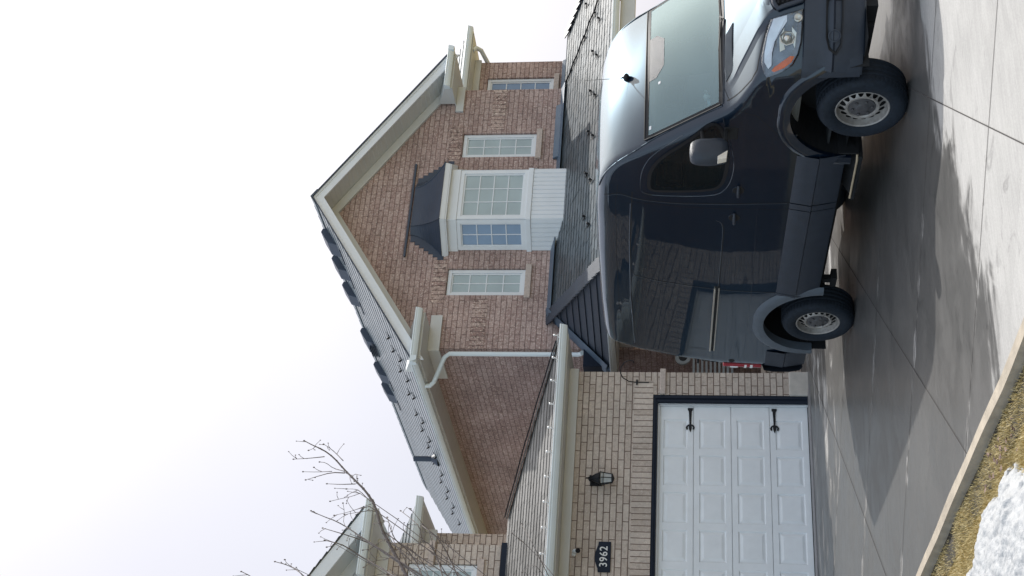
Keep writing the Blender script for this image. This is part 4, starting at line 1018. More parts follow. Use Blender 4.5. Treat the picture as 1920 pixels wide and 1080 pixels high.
# door window
SW = chaikin(SW, 2, True)
b = MB(); side_patch(b, SW, .004, .04); sw_o = VP_('side_window', b, M['tint'], fixn=False); autosmooth(sw_o, 60)
b = MB(); side_patch(b, SW, .004, .04, s=1); VP_('side_window', b, M['tint'], fixn=False)
b = MB(); ribbon(b, dens(SW+[SW[0]], .04), .035, .007); ribbon(b, dens(SW+[SW[0]], .04), .035, .007, s=1); VP_('window_seal', b, M['black'], sw_o, fixn=False)
b = MB(); ribbon(b, dens([(.50, 1.90), (.40, 1.80)], .05), .004, .0065); 
for zz in (1.86, 1.87): pass
b = MB()
for s in (-1, 1): b.tube([snap((s*abs(x), y, z), 6)+Vector((s*.003, 0, .003)) for x, y, z in chaikin([(-.88, .079, 1.605), (-.849, .303, 1.859), (-.832, .60, 2.20), (-.842, .70, 2.29), (-.853, .80, 2.395), (-.849, .922, 2.522), (-.833, 1.07, 2.627), (-.804, 1.257, 2.709), (-.775, 1.442, 2.752)])], .007, 6)
autosmooth(VP_('roof_edge_moulding', b, M['paint'], bodyo), 60)
# raised frame line round the window
RIM = [(.15, 1.60), (.35, 1.55), (.76, 1.455), (1.08, 1.47), (1.27, 1.54), (1.345, 1.66), (1.39, 1.95), (1.42, 2.22), (1.385, 2.33), (1.28, 2.345), (1.0, 2.325), (.75, 2.22), (.45, 1.95)]
b = MB()
P = [Vector((side_x(y, z)+.001, y, z)) for y, z in dens(chaikin(RIM), .05)]; b.tube(P, .0045, 6); VP_('door_pressing', b, M['paint'], bodyo)
# seams
sm = MB()
def seam(pts, w=.007, s=-1): ribbon(sm, dens(pts, .05), w, .0016, s)
for s in (-1, 1):
    seam([(1.52, 2.70), (1.45, 2.55), (1.498, 2.369), (1.51, 2.03), (1.455, 1.56), (1.425, 1.2), (1.412, .9), (1.40, .45)], .009, s)
    seam([(.02, 1.50), (.10, 1.30), (.42, 1.05), (.60, .90)], .006, s)
    seam([(.02, 1.50), (.0, 1.60)], .006, s)
seam([(1.56, 2.42), (1.56, 1.9), (1.53, 1.4), (1.52, .9), (1.51, .46)], .006)
seam([(2.80, 2.43), (2.90, 2.40), (2.95, 2.2), (2.99, 1.83), (3.03, 1.37), (3.05, .9)], .007)
seam([(1.31, 2.56), (1.6, 2.585), (2.6, 2.59), (3.6, 2.57), (4.2, 2.50)], .004)
seam([(1.40, 2.42), (2.2, 2.44), (3.2, 2.44), (4.2, 2.40)], .010)
seam([(1.76, 1.58), (1.785, 1.525), (1.9, 1.50), (2.4, 1.50), (3.0, 1.50)], .008)
seam([(4.50, 2.35), (4.55, 1.9), (4.60, 1.5), (4.62, 1.0)], .008)
seam([(4.30, 1.57), (4.30, 1.80), (4.34, 1.57)], .003)
VP_('panel_seams', sm, M['void'], bodyo, fixn=False)
sm = MB()  # light grey ribbons: the highlight along the seams, put in as colour
for pts in ([(1.535, 2.68), (1.465, 2.55), (1.512, 2.369), (1.524, 2.03), (1.469, 1.56), (1.439, 1.2), (1.426, .92)], [(1.75, 1.59), (1.775, 1.535), (1.9, 1.512), (2.4, 1.511), (3.0, 1.511)], [(2.91, 2.40), (2.96, 2.2), (3.0, 1.83), (3.04, 1.37), (3.06, .92)]):
    ribbon(sm, dens(chaikin(pts, 1), .05), .0035, .0022)
VP_('seam_highlight', sm, M['clad_light'], bodyo, fixn=False)
# embossed swage lines catch light
b = MB()
for pts, rr_ in (([(1.60, 2.435), (2.3, 2.45), (3.3, 2.445), (4.35, 2.40)], .008), ([(1.5, 1.20), (2.3, 1.17), (3.2, 1.15), (4.50, 1.15)], .005)):
    P = []
    for y, z in dens(pts, .06): x = side_x(y, z); P.append((x+.004, y, z))
    b.tube(P, rr_, 6)
autosmooth(VP_('swage_lines', b, M['paint'], bodyo), 60)
# lower cladding panels
cl = MB()
def clad(y0, y1, z0, z1, lift=.014, s=-1, face=0):
    rows = []; n = max(2, int((y1-y0)/.06))
    for z, lf in (((z1, .0), (z1-.006, .010), ((z0+z1)/2, lift*.6), (z0+.012, lift), (z0+.001, lift), (z0, .0)) if face == 0 else ((z1, .0), (z1-.001, lift), (z1-.03, lift), (z0+.008, lift*.1), (z0, .0))):
        rows.append([Vector((side_x(y0+(y1-y0)*q/n, z, s)+s*lf, y0+(y1-y0)*q/n, z)) for q in range(n+1)])
    cl.grid(rows)
for s in (-1, 1):
    for (a, c) in ((.66, 1.40), (1.415, 1.50), (1.51, 3.04), (3.05, 3.09)):
        clad(a, c, .69, .895, .048, s); clad(a, c, .45, .686, .040, s, 1)
    clad(4.30, 4.66, .69, .90, .040, s); clad(4.30, 4.62, .45, .686, .035, s, 1)
clo = VP_('cladding', cl, M['clad'], fixn=True); autosmooth(clo, 50)
# wheel arch trims
def arch(a, h, ri, ro, s, m, name, a0=-.12, a1=1.12, out=.045):
    b = MB(); rows = [[], [], [], [], []]; n = 44
    for k in range(n+1):
        t = math.pi*(a0+(a1-a0)*k/n); cy, sz = -math.cos(t), math.sin(t)
        sq = 1+.05*abs(math.sin(2*t))
        for q, (rr_, lf) in enumerate(((ro*sq, .001), (ro*sq-.02, .022), ((ro*.45+ri*.55)*sq, out), (ri*1.0, out*.8), (ri*1.0, -.10))):
            y, z = a+cy*rr_, max(h+sz*rr_, .40); x = side_x(min(max(y, -.62), 4.42), max(z, .5), s) if q < 4 else rows[3][-1][0]+s*-.10
            if y < -.5 and q < 4: x = s*min(abs(side_x(y, max(z, .5), s)), .99) if abs(side_x(y, max(z, .5), s)) > .1 else s*.7
            rows[q].append(Vector((x+s*lf if q < 4 else x, y, z)))
    b.grid(rows); o = VP_(name, b, m); autosmooth(o, 60); return o
arch(.08, .40, .61, .715, -1, M['paint'], 'front_arch_trim', .16, 1.06, .018); arch(.08, .40, .61, .715, 1, M['paint'], 'front_arch_trim', .16, 1.06, .018)
arch(3.65, .40, .585, .695, -1, M['clad_light'], 'rear_arch_trim', -.06, 1.06, .04); arch(3.65, .40, .585, .695, 1, M['clad_light'], 'rear_arch_trim', -.06, 1.06, .04)
b = MB()
for s in (-1, 1):   # mud flaps
    b.box(min(s*.70, s*.97), max(s*.70, s*.97), .64, .655, .30, .52); b.box(min(s*.70, s*.97), max(s*.70, s*.97), 4.24, 4.255, .24, .52)
VP_('mud_flap', b, M['void'])
# bumper (front): own skin proud of the nose
def skin(b, zrow, xs, lift):
    rows = []
    for z in zrow:
        row = []
        for x in xs:
            y = front_y(x, z); nn = grad(x, y, z).normalized(); row.append(Vector((x, y, z))+nn*lift)
        rows.append(row)
    b.grid(rows); return b
b = MB(); xs = [-.965+1.93*i/60 for i in range(61)]
rows = []
for z in (.455, .47, .50, .56, .64, .70, .72, .78, .86, .93, .955, .965):
    row = []
    for x in xs:
        zz = max(z, .47); y = front_y(x, zz); nn = grad(x, y, zz).normalized()
        lf = .03 if .6 < z < .72 else (.012 if z < .6 else .016); lf = .05 if .705 < z < .75 else lf; lf = 0.0 if z > .96 else lf
        p = Vector((x, y, zz))+nn*lf; p.z = z
        if z < .47: p.y += (.47-z)*.5; 
        row.append(p)
    rows.append(row)
b.grid(rows)
for s in (-1, 1):   # wrap to the arch
    rows = []
    for z in (.47, .56, .70, .80, .90, .965):
        row = []
        for k in range(9):
            y = -.60+.16*k/8*(1 if z < .8 else 1.0); zz = max(z, .47); x = side_x(y, zz, s)
            row.append(Vector((x+s*.016, y, z)))
        rows.append(row)
    b.grid(rows)
fb = VP_('front_bumper', b, M['clad']); autosmooth(fb, 40)
# fog lamp pockets
for s in (-1, 1):
    b = MB(); ring = []
    cx, cz = s*.60, .76
    P = [(s*.50, .785), (s*.79, .782), (s*.86, .755), (s*.895, .69), (s*.84, .647), (s*.68, .640), (s*.50, .64)]
    def onf(x, z, lf): y = front_y(x, z); nn = grad(x, y, z).normalized(); return Vector((x, y, z))+nn*lf
    ccx = sum(p[0] for p in P)/7; ccz = sum(p[1] for p in P)/7
    R0 = [onf(x, z, .058) for x, z in P]; R1 = [onf(ccx+(x-ccx)*.90, ccz+(z-ccz)*.86, .052) for x, z in P]; R2 = [onf(ccx+(x-ccx)*.86, ccz+(z-ccz)*.8, .03) for x, z in P]
    for A, B in ((R0, R1), (R1, R2)):
        for k in range(7): b.poly([A[k], A[(k+1) % 7], B[(k+1) % 7], B[k]])
    b.poly(R2); fp = VP_('fog_lamp_pocket', b, M['void'], fb)
    b = MB(); c = onf(s*.775, .708, .036); nn = grad(s*.775, front_y(s*.775, .708), .708).normalized(); b.lathe([(.055, 0), (.055, .012), (.045, .014), (.04, .006), (0.001, .005)], c, nn, 20); VP_('fog_lamp_blank', b, M['clad'], fp)
# grille
b = MB()
for i in range(6):
    z = .995+i*.034; xs_ = [-.52+1.04*k/24 for k in range(25)]
    A = [onf(x, z, .035) for x in xs_]; b.tube(A, .010, 6)
rows = []
for t in (0, .5, 1):
    rows.append([onf((-.555+1.11*k/16)*(1-.10*t), 1.205-.235*t, .012) for k in range(17)])
b.grid(rows); GRL = VP_('grille', b, M['void'])
b = MB(); P = [onf(x, z, .03) for x, z in dens([(0, 1.20), (-.50, 1.20), (-.555, 1.17), (-.52, .985), (-.47, .965), (0, .965), (.47, .965), (.52, .985), (.555, 1.17), (.50, 1.20), (0, 1.20)], .05)]; b.tube(P, .022, 8); VP_('grille_surround', b, M['clad'], GRL, smooth=True)
# headlights: reflector tub, lens, projector, amber strip
for s in (-1, 1):
    H = [(-0.828, -0.533, 1.284), (-0.718, -0.642, 1.262), (-0.609, -0.743, 1.222), (-0.60, -0.79, 1.144), (-0.59, -0.81, 1.066), (-0.575, -0.84, 0.965), (-0.705, -0.76, 0.965), (-0.802, -0.682, 0.970), (-0.883, -0.603, 0.994), (-0.932, -0.53, 1.038), (-0.956, -0.461, 1.141), (-0.957, -0.404, 1.258), (-0.888, -0.478, 1.286)]
    Hc = Vector((-.80, -.66, 1.13))
    def s3(p, lf):
        p = snap(p, 8); nn = grad(*p).normalized(); p = p+nn*lf; return Vector((-s*p.x, p.y, p.z))
    def hf(x, z, lf):
        y = front_y(-x, z); p = Vector((-x, y, z)); nn = grad(*p).normalized(); p = p+nn*lf; return Vector((-s*p.x, p.y, p.z))
    Hd = []
    for q in range(len(H)):
        a, c = Vector(H[q]), Vector(H[(q+1) % len(H)]); Hd += [a, a.lerp(c, .5)]
    def ringp(f, lf): return [s3(Hc.lerp(p, f), lf) for p in Hd]
    b = MB(); rr_ = [ringp(f, lf) for f, lf in ((1.0, .004), (.98, .012), (.90, .008), (.7, .004), (.4, .003))]
    for A, B in zip(rr_[:-1], rr_[1:]):
        n_ = len(A)
        for k in range(n_): b.poly([A[k], A[(k+1) % n_], B[(k+1) % n_], B[k]])
    b.poly(rr_[-1]); hl = VP_('headlight', b, mat('lamp_reflector', (.16, .17, .19), .16, metal=.8, nscale=9, namt=.4, bump=.35, bscale=20), None, 'near headlight with amber corner' if s < 0 else None)
    b = MB(); UP = [(.62, 1.205), (.72, 1.248), (.83, 1.270), (.89, 1.270), (.935, 1.240), (.92, 1.215), (.85, 1.215), (.78, 1.195), (.72, 1.15), (.66, 1.10), (.615, 1.10)]
    b.poly([hf(x, z, .020) for x, z in UP]); VP_('daylight_strip', b, mat('lamp_white_strip', (.80, .82, .86), .2, metal=.35, nscale=12, namt=.15), hl)
    b = MB(); c = hf(.775, 1.095, .010); nn = Vector((s*.45, -1, .12)).normalized(); b.lathe([(.062, 0), (.068, .018), (.058, .012), (.046, -.002), (.026, -.006), (.001, -.006)], c, nn, 7); b.poly([hf(.70, 1.12, .016), hf(.76, 1.16, .018), (hf(.85, 1.15, .018)), hf(.84, 1.11, .014), hf(.77, 1.13, .012)]); b.poly([hf(.70, 1.06, .014), hf(.74, 1.02, .014), hf(.84, 1.03, .014), hf(.80, 1.05, .012)]); b.ball(c+nn*.012, .030, 12, 8); VP_('projector', b, M['chrome'], hl, smooth=True)
    b = MB(); c = hf(.64, 1.01, .012); b.lathe([(.038, 0), (.036, .012), (.02, .0), (.001, 0)], c, nn, 18); VP_('side_projector', b, M['chrome'], hl, smooth=True)
    b = MB(); AM = [(-0.937, -0.472, 1.214), (-0.925, -0.5, 1.193), (-0.90, -0.55, 1.12), (-0.880, -0.588, 1.065), (-0.885, -0.590, 1.030), (-0.917, -0.553, 1.053), (-0.938, -0.508, 1.113), (-0.945, -0.468, 1.191)]; b.poly([s3(p, .018) for p in AM]); VP_('turn_indicator', b, M['amber'], hl)
    b = MB(); rr_ = [ringp(f, lf) for f, lf in ((1.0, .010), (.97, .022), (.8, .026), (.4, .028))]
    for A, B in zip(rr_[:-1], rr_[1:]):
        n_ = len(A)
        for k in range(n_): b.poly([A[k], A[(k+1) % n_], B[(k+1) % n_], B[k]])
    b.poly(rr_[-1]); VP_('lens', b, M['clear'], hl, smooth=True)
# hood seam and vent
def topp(x, y, lf=0):
    z = top_z(x, y); nn = grad(x, y, z).normalized(); return Vector((x, y, z))+nn*lf
hs = MB()
def tribbon(b, pts, w, lift=.002):
    P = [topp(x, y) for x, y in pts]; L_, R_ = [], []
    for i, p in enumerate(P):
        d = (P[min(i+1, len(P)-1)]-P[max(i-1, 0)]).normalized(); n = grad(*p).normalized(); c = d.cross(n).normalized(); L_.append(p+c*w/2+n*lift); R_.append(p-c*w/2+n*lift)
    b.grid([L_, R_])
for s in (-1, 1): tribbon(hs, dens([(s*.865, .03), (s*.905, -.16), (s*.925, -.33), (s*.90, -.43), (s*.80, -.54), (s*.70, -.65), (s*.60, -.75)], .05), .010)
tribbon(hs, dens([(-.60, -.76), (-.45, -.86), (-.3, -.90), (0, -.93), (.3, -.90), (.45, -.86), (.60, -.76)], .05), .010)
VP_('hood_gap', hs, M['void'], bodyo, fixn=False)
b = MB()
for s in (-1, 1):
    ln = dens([(.745, -.05), (.705, -.25), (.665, -.437), (.605, -.68), (.56, -.80)], .04)
    rows = []
    for off, lf in ((-.24, .001), (-.02, .017), (0, .018), (.012, .010), (.055, .001)):
        rows.append([topp(s*(x+off*(1 if off > 0 else 1)), y, lf*min(1, .15+k/6)) for k, (x, y) in enumerate(ln)])
    b.grid(rows)
autosmooth(VP_('hood_crease', b, M['paint'], bodyo), 14)
b = MB(); base = []
V4 = [(-.708, -.040), (-.655, -.158), (-.212, -.286), (-.262, -.168)]   # outer rear, outer front, inner tip, inner rear
for k in range(22):
    f = .03+.94*k/21; a = lerp(V4[0], V4[3], min(1, f*1.0)); c = lerp(V4[1], V4[2], f)
    b.tube([topp(*a, .006), topp(*c, .007)], .0042, 5)
tv = MB(); rows = []
for q in range(4): rows.append([topp(*lerp(lerp(V4[0], V4[3], k/14), lerp(V4[1], V4[2], k/14), q/3), .003) for k in range(15)])
tv.grid(rows); hv = VP_('hood_vent', tv, M['void'], fixn=False); VP_('vent_fin', b, M['clad_light'], hv)
# windshield
def wsp(u, t, lf):   # u -1..1 across, t 0..1 up
    z = 1.615+(2.295-1.615)*t; x = u*(.875-.055*t); y = front_y(x, z); nn = grad(x, y, z).normalized(); return Vector((x, y, z))+nn*lf
def wgrid(b, u0, u1, t0, t1, lf, n=24, m=14): b.grid([[wsp(u0+(u1-u0)*i/n, t0+(t1-t0)*j/m, lf) for i in range(n+1)] for j in range(m+1)])
b = MB(); wgrid(b, -.97, .97, .03, .97, .005); wo = VP_('windshield', b, M['windshield'], fixn=False); autosmooth(wo, 60)
b = MB()
wgrid(b, -.985, .985, -.02, .03, .0075, 30, 2); wgrid(b, -.985, .985, .955, 1.0, .0075, 30, 2); wgrid(b, -.99, -.955, .0, 1.0, .0078, 2, 16); wgrid(b, .955, .99, .0, 1.0, .0078, 2, 16)
VP_('windshield_border', b, M['black'], wo, fixn=False)
b = MB(); wgrid(b, -.32, .32, .86, .956, .0072, 16, 3)
rows = []
for j in range(5):
    t = .86-.10*j/4; hw = .32-.03*j; rows.append([wsp(-hw+2*hw*i/12, t, .0072) for i in range(13)])
b.grid(rows); VP_('sensor_patch', b, M['clad'], wo, fixn=False)
b = MB(); P = [wsp(-.99, t, .010) for t in [k/14 for k in range(15)]]; b.tube(P, .008, 6); P = [wsp(-.99+1.98*k/30, 1.005, .008) for k in range(31)]; b.tube(P, .007, 6); VP_('windshield_seal', b, M['black'], wo)
b = MB(); wgrid(b, -.99, .99, -.03, .0, .006, 40, 2); VP_('cowl', b, M['clad'], None, fixn=False)
for u0, u1 in ((-.86, -.02), (.0, .84)):
    b = MB(); P = [wsp(u0+(u1-u0)*k/12, .012+.012*math.sin(k/12*3.1), .016) for k in range(13)]; b.tube(P, .0055, 6); b.tube([wsp(u1-.05, -.03, .012), wsp(u1-.1, -.005, .022), wsp((u0+u1)/2, .022, .022)], .006, 6); VP_('wiper', b, M['black'])
b = MB(); wgrid(b, -.90, -.86, .915, .945, .0085, 2, 2); VP_('glass_sticker', b, M['whitetape'], wo, fixn=False)
b = MB(); wgrid(b, -.42, -.39, .80, .83, .0085, 2, 2); VP_('glass_sticker', b, M['whitetape'], wo, fixn=False)
# interior seen through the glass
b = MB(); b.box(-.80, .80, .05, .62, .9, 1.60); b.prism([(-.78, .05, 1.60), (-.78, .55, 1.60), (-.78, .55, 1.66), (-.78, .20, 1.645)], (1.56, 0, 0))
VP_('dashboard', b, M['interior'], bevel=.03)
for cx in (-.5, .5):
    b = MB(); b.box(cx-.25, cx+.25, .95, 1.45, .95, 1.22); b.prism([(cx-.24, 1.35, 1.15), (cx-.24, 1.52, 1.15), (cx-.24, 1.66, 1.92), (cx-.24, 1.54, 1.92)], (.48, 0, 0)); b.box(cx-.13, cx+.13, 1.56, 1.66, 1.93, 2.12); VP_('seat', b, M['seat'], bevel=.04)
b = MB(); b.lathe([(.19, 0), (.205, .01), (.19, .02)], (.5, .62, 1.62), (0, -.5, 1), 26); b.tube([(.5, .62, 1.62), (.5, .35, 1.5)], .03, 8); VP_('steering_wheel', b, M['black'])
b = MB(); b.box(-.88, .88, 1.72, 1.74, .6, 2.4); b.box(-.86, .86, .1, 1.7, .6, .62); b.box(-.70, .70, .95, 1.7, 2.42, 2.44); VP_('bulkhead', b, M['liner'])
# mirrors
for s in (-1, 1):
    b = MB(); rows = []
    y0, z0 = .30, 1.545
    secs = []
    n = 20
    for k, (f, dy) in enumerate(((.55, -.075), (.86, -.062), (.98, -.03), (1.0, .02), (.98, .055), (.93, .065))):
        row = []
        for q in range(n):
            t = 2*math.pi*q/n; ct, st = math.cos(t), math.sin(t); e = .55
            px = abs(ct)**e*(1 if ct > 0 else -1)*.120*f; pz = abs(st)**e*(1 if st > 0 else -1)*.178*f
            row.append(Vector((s*(1.235)+s*px-(s*.012 if pz < -.08 else 0), y0+dy+.05*px*8*0, z0+.17+pz)))
        row.append(row[0]); rows.append(row)
    b.grid(rows); b.poly(rows[0][:-1]); mo = VP_('wing_mirror', b, M['clad']); autosmooth(mo, 50)
    b = MB(); b.poly([p+Vector((0, .001, 0)) for p in rows[-1][:-1]]); VP_('mirror_glass', b, mat('mirror_face', (.5, .52, .55), .05, metal=1), mo)
    b = MB(); b.beam((s*.95, .33, 1.56), (s*1.16, .31, 1.57), .05, .04); b.beam((s*.93, .36, 1.78), (s*1.14, .32, 1.77), .035, .03); b.box(min(s*.96, s*.982), max(s*.96, s*.982), .27, .44, 1.45, 1.58); VP_('mirror_arm', b, M['void'], mo, bevel=.01)
    b = MB(); b.prism([(s*1.27, y0-.076, 1.555), (s*1.345, y0-.064, 1.565), (s*1.362, y0-.055, 1.645), (s*1.33, y0-.066, 1.645)], (s*.006, .06, 0)); VP_('mirror_indicator', b, mat('pale_lens', (.68, .62, .54), .25, nscale=14, namt=.2), mo, bevel=.004)
# handles
for (y, z) in ((1.224, 1.398), (1.68, 1.412)):
    x = side_x(y, z); b = MB(); dish = MB(); nn = grad(x, y, z).normalized()
    dish.lathe([(.001, .0022), (.045, .0022), (.055, .0035)], (x, y, z), nn, 24); do = VP_('handle_recess', dish, M['void']); rm = MB(); rm.lathe([(.054, .001), (.056, .004), (.059, .001)], (x, y, z), nn, 24); VP_('recess_rim', rm, M['paint'], do, smooth=True)
    hp = [Vector((x-.012, y-.085, z+.004)), Vector((x-.034, y-.06, z+.004)), Vector((x-.040, y, z+.003)), Vector((x-.034, y+.06, z)), Vector((x-.012, y+.085, z-.002))]
    b.tube(hp, [.012, .015, .016, .015, .012], 10); autosmooth(VP_('door_handle', b, M['clad']), 60)
# sliding door rail
b = MB(); pts = dens([(2.99, 1.542), (4.33, 1.538)], .1)
P1_ = [Vector((side_x(y, z)-.010, y, z)) for y, z in pts]; b.tube(P1_, .0105, 6)
P2_ = [Vector((side_x(y, z-.045)-.006, y, z-.045)) for y, z in pts]; b.tube(P2_, .007, 6); rl = VP_('sliding_rail', b, M['chrome'])
b = MB(); ribbon(b, dens([(2.96, 1.515), (4.34, 1.512)], .1), .055, .003); VP_('rail_channel', b, M['void'], rl, fixn=False)
# filler flap outline, round cap low at the rear, badges of reflective tape
b = MB(); x = side_x(4.55, 1.28); b.lathe([(.001, .003), (.03, .003), (.036, .001)], (x, 4.55, 1.28), (-1, 0, 0), 18); VP_('sensor_cap', b, M['void'])
# tail lamp unit and tape on the rear corner, seen edge on
b = MB(); rows = []
def rear_pt(y_off, z, lf): 
    # point on rounded rear near corner: param by x
    x = y_off
    lo, hi = 3.5, 5.0
    for _ in range(24):
        m_ = (lo+hi)/2
        if body(x, m_, z) > 0: hi = m_
        else: lo = m_
    nn = grad(x, lo, z).normalized(); return Vector((x, lo, z))+nn*lf
def rpatch(b, x0, x1, z0, z1, lf):
    b.grid([[rear_pt(x0+(x1-x0)*i/6, z0+(z1-z0)*j/4, lf) for i in range(7)] for j in range(5)])
for s in (-1, 1):
    def lampblock(z0, z1, gr):
        b = MB(); pr = [(-.968, 4.66), (-.978, 4.70), (-.955, 4.755), (-.90, 4.775), (-.82, 4.775), (-.82, 4.70)]
        P = [Vector((-s*(x*(1+gr)), y+gr*2.0, z0)) for x, y in pr]; b.prism(P, (0, -.012*(z1-z0)/.4, z1-z0)); return b
    tl = VP_('tail_lamp', lampblock(.93, 1.37, 0), M['redlens'], None, bevel=.01)
    for a, c in ((1.20, 1.29), (1.10, 1.125), (1.03, 1.06)): VP_('white_band', lampblock(a, c, .003), M['whitetape'], tl)
b = MB(); xs2 = [-.97+1.94*i/40 for i in range(41)]; rows = []
for z, lf in ((.46, .03), (.50, .07), (.62, .085), (.80, .085), (.90, .07), (.93, .0)):
    rows.append([rear_pt(x*.99, z, lf) for x in xs2])
b.grid(rows); autosmooth(VP_('rear_bumper', b, M['clad']), 40)
b = MB(); rpatch(b, -.95, -.86, 1.42, 1.62, .008); VP_('rear_hinge_cover', b, M['clad'], None, fixn=False)
b = MB(); p = rear_pt(-.9, 1.66, .02); b.tube([p-Vector((0, .05, 0)), p+Vector((-.02, .05, .0))], .016, 8); VP_('rear_hinge', b, M['black'])
# antenna
a0 = topp(-.033, .70, 0); b = MB(); nn = grad(*a0).normalized()
b.ball(a0+nn*.018, .042, 14, 8, (.75, 1.2, .75)); b.tube([a0+nn*.03, a0+Vector((0, -.0, .07))], [.012, .007], 8); b.tube([a0+Vector((0, 0, .07)), a0+Vector((.01, .05, .42))], [.0035, .0018], 6); VP_('antenna', b, M['black'], smooth=True)
# side step below the front door
b = MB(); b.box(-1.02, -.72, .64, 1.30, .30, .345); b.prism([(-.74, .64, .345), (-.74, .64, .44), (-.78, .64, .44), (-.95, .64, .345)], (0, .66, 0)); st = VP_('side_step', b, M['void'], bevel=.01)
b = MB(); b.tube([(-1.0, .62, .355), (-1.027, .68, .352), (-1.03, 1.1, .350), (-1.02, 1.27, .345), (-.97, 1.31, .34)], .010, 8); VP_('step_edge', b, M['tanedge'], st)
# wheels
def wheel_parts(s):
    R_, Wd = .387, .245
    t = MB(); o = s
    prof = [(.232, .02), (.245, .035), (.29, .050), (.34, .052), (.365, .040), (.380, .018), (R_, -.01), (R_+.001, -.06), (R_+.001, -Wd+.08), (R_, -Wd+.03), (.375, -Wd), (.33, -Wd-.02), (.24, -Wd)]
    t.lathe(prof, (0, 0, 0), (o, 0, 0), 72)
    for g_ in (-.045, -.095, -.145, -.19):
        t.lathe([(R_+.0012, g_-.006), (R_+.006, g_-.012), (R_+.006, g_-.034), (R_+.0012, g_-.040)], (0, 0, 0), (o, 0, 0), 72)
    for k in range(60):
        a = 2*math.pi*k/60; p = Vector((o*.008, math.cos(a)*(R_-.004), math.sin(a)*(R_-.004))); q = Vector((o*-.03, math.cos(a+.02)*(R_+.003), math.sin(a+.02)*(R_+.003))); t.beam(p, q, .020, .010, up=(0, math.cos(a), math.sin(a)))
    r = MB()
    r.lathe([(.236, .018), (.240, .026), (.232, .030), (.222, .024), (.216, .002), (.206, -.028), (.204, -.030)], (0, 0, 0), (o, 0, 0), 64)   # rim flange
    r.lathe([(.150, .004), (.145, .010), (.128, .008), (.118, -.004)], (0, 0, 0), (o, 0, 0), 64)
    n = 16
    for k in range(n):     # ribs between the vent holes
        a0 = 2*math.pi*k/n; w0 = .30
        for j in range(4):
            pass
        P = []
        for rr_, da, tt in ((.146, .17, .004), (.158, .085, -.004), (.172, .05, -.014), (.188, .06, -.024), (.2055, .15, -.0295)):
            P.append((rr_, da, tt))
        rows = [[Vector((o*tt, math.cos(a0-da)*rr_, math.sin(a0-da)*rr_)) for rr_, da, tt in P], [Vector((o*tt, math.cos(a0+da)*rr_, math.sin(a0+da)*rr_)) for rr_, da, tt in P]]
        r.grid(rows)
    c = MB(); c.lathe([(.118, -.003), (.112, .004), (.07, .008), (.05, .020), (.045, .022), (.001, .020)], (0, 0, 0), (o, 0, 0), 48)
    for k in range(6):
        a = 2*math.pi*k/6+.3; c.lathe([(.014, .004), (.014, .020), (.010, .024), (.001, .024)], (0, math.cos(a)*.085, math.sin(a)*.085), (o, 0, 0), 10)
    h = MB(); h.lathe([(.22, -.05), (.001, -.052)], (0, 0, 0), (o, 0, 0), 40); h.lathe([(.215, -.02), (.215, -.20)], (0, 0, 0), (o, 0, 0), 40)
    return t, r, c, h
ms = {}
for s in (-1, 1):
    for yy in (0.0, 3.68):
        w_ = bpy.data.objects.new('wheel', None); COL.objects.link(w_); w_.parent = van; w_.location = (s*(.955 if yy == 0 else .95), yy, .389); w_.empty_display_size = .3
        if s not in ms:
            t, r, c, h = wheel_parts(s)
            ms[s] = []
            for nm, q, m_ in (('tyre', t, M['rubber']), ('rim', r, M['rim']), ('hub_cap', c, M['cap']), ('brake_drum', h, M['void'])):
                ob = q.build(nm, m_, w_, local=True); autosmooth(ob, 40); ms[s].append(ob)
        else:
            for ob in ms[s]:
                c_ = ob.copy(); COL.objects.link(c_); c_.parent = w_
        
# wrappers lying on the dash
wr = empty('dashboard_wrapper', (9.155-.62, 10.0+.30, -.276+1.655+.30*GS), 'crumpled pale blue and white wrapper behind the van windshield', 'wrapper')
b = MB(); rn = random.Random(5); rows = []
for i in range(7):
    rows.append([Vector((-.07+.14*i/6+rn.uniform(-.008, .008), -.05+.10*j/5, .02+rn.uniform(0, .06))) for j in range(6)])
b.grid(rows); b.build('blue_wrapper', M['paper'], wr, local=True)
b = MB(); rows = []
for i in range(5): rows.append([Vector((.02+.09*i/4+rn.uniform(-.006, .006), -.06+.07*j/4, .05+rn.uniform(0, .06))) for j in range(5)])
b.grid(rows); b.build('white_paper', M['whitetape'], wr, local=True)
SPLIT = {'seam_highlight', 'cladding', 'porch_hip_end', 'hip_cap', 'bay_trim', 'panel_seams', 'mud_flap', 'eave_return', 'eave_frieze', 'main_gutter', 'side_pane', 'hood_crease', 'porch_column', 'stone_band', 'window_seal', 'roof_edge_moulding', 'hood_seam', 'wall_flashing', 'tan_return_wall', 'side_wall', 'siding_panel', 'hood_gap', 'door_surround', 'windshield_border', 'windshield_seal', 'stepped_flashing', 'front_bumper', 'swage_lines', 'tyre', 'recess_soffit', 'recessed_wing_soffit', 'upper_soffit', 'rake_frieze', 'rake_board', 'bottom_seal', 'mirror_arm'}
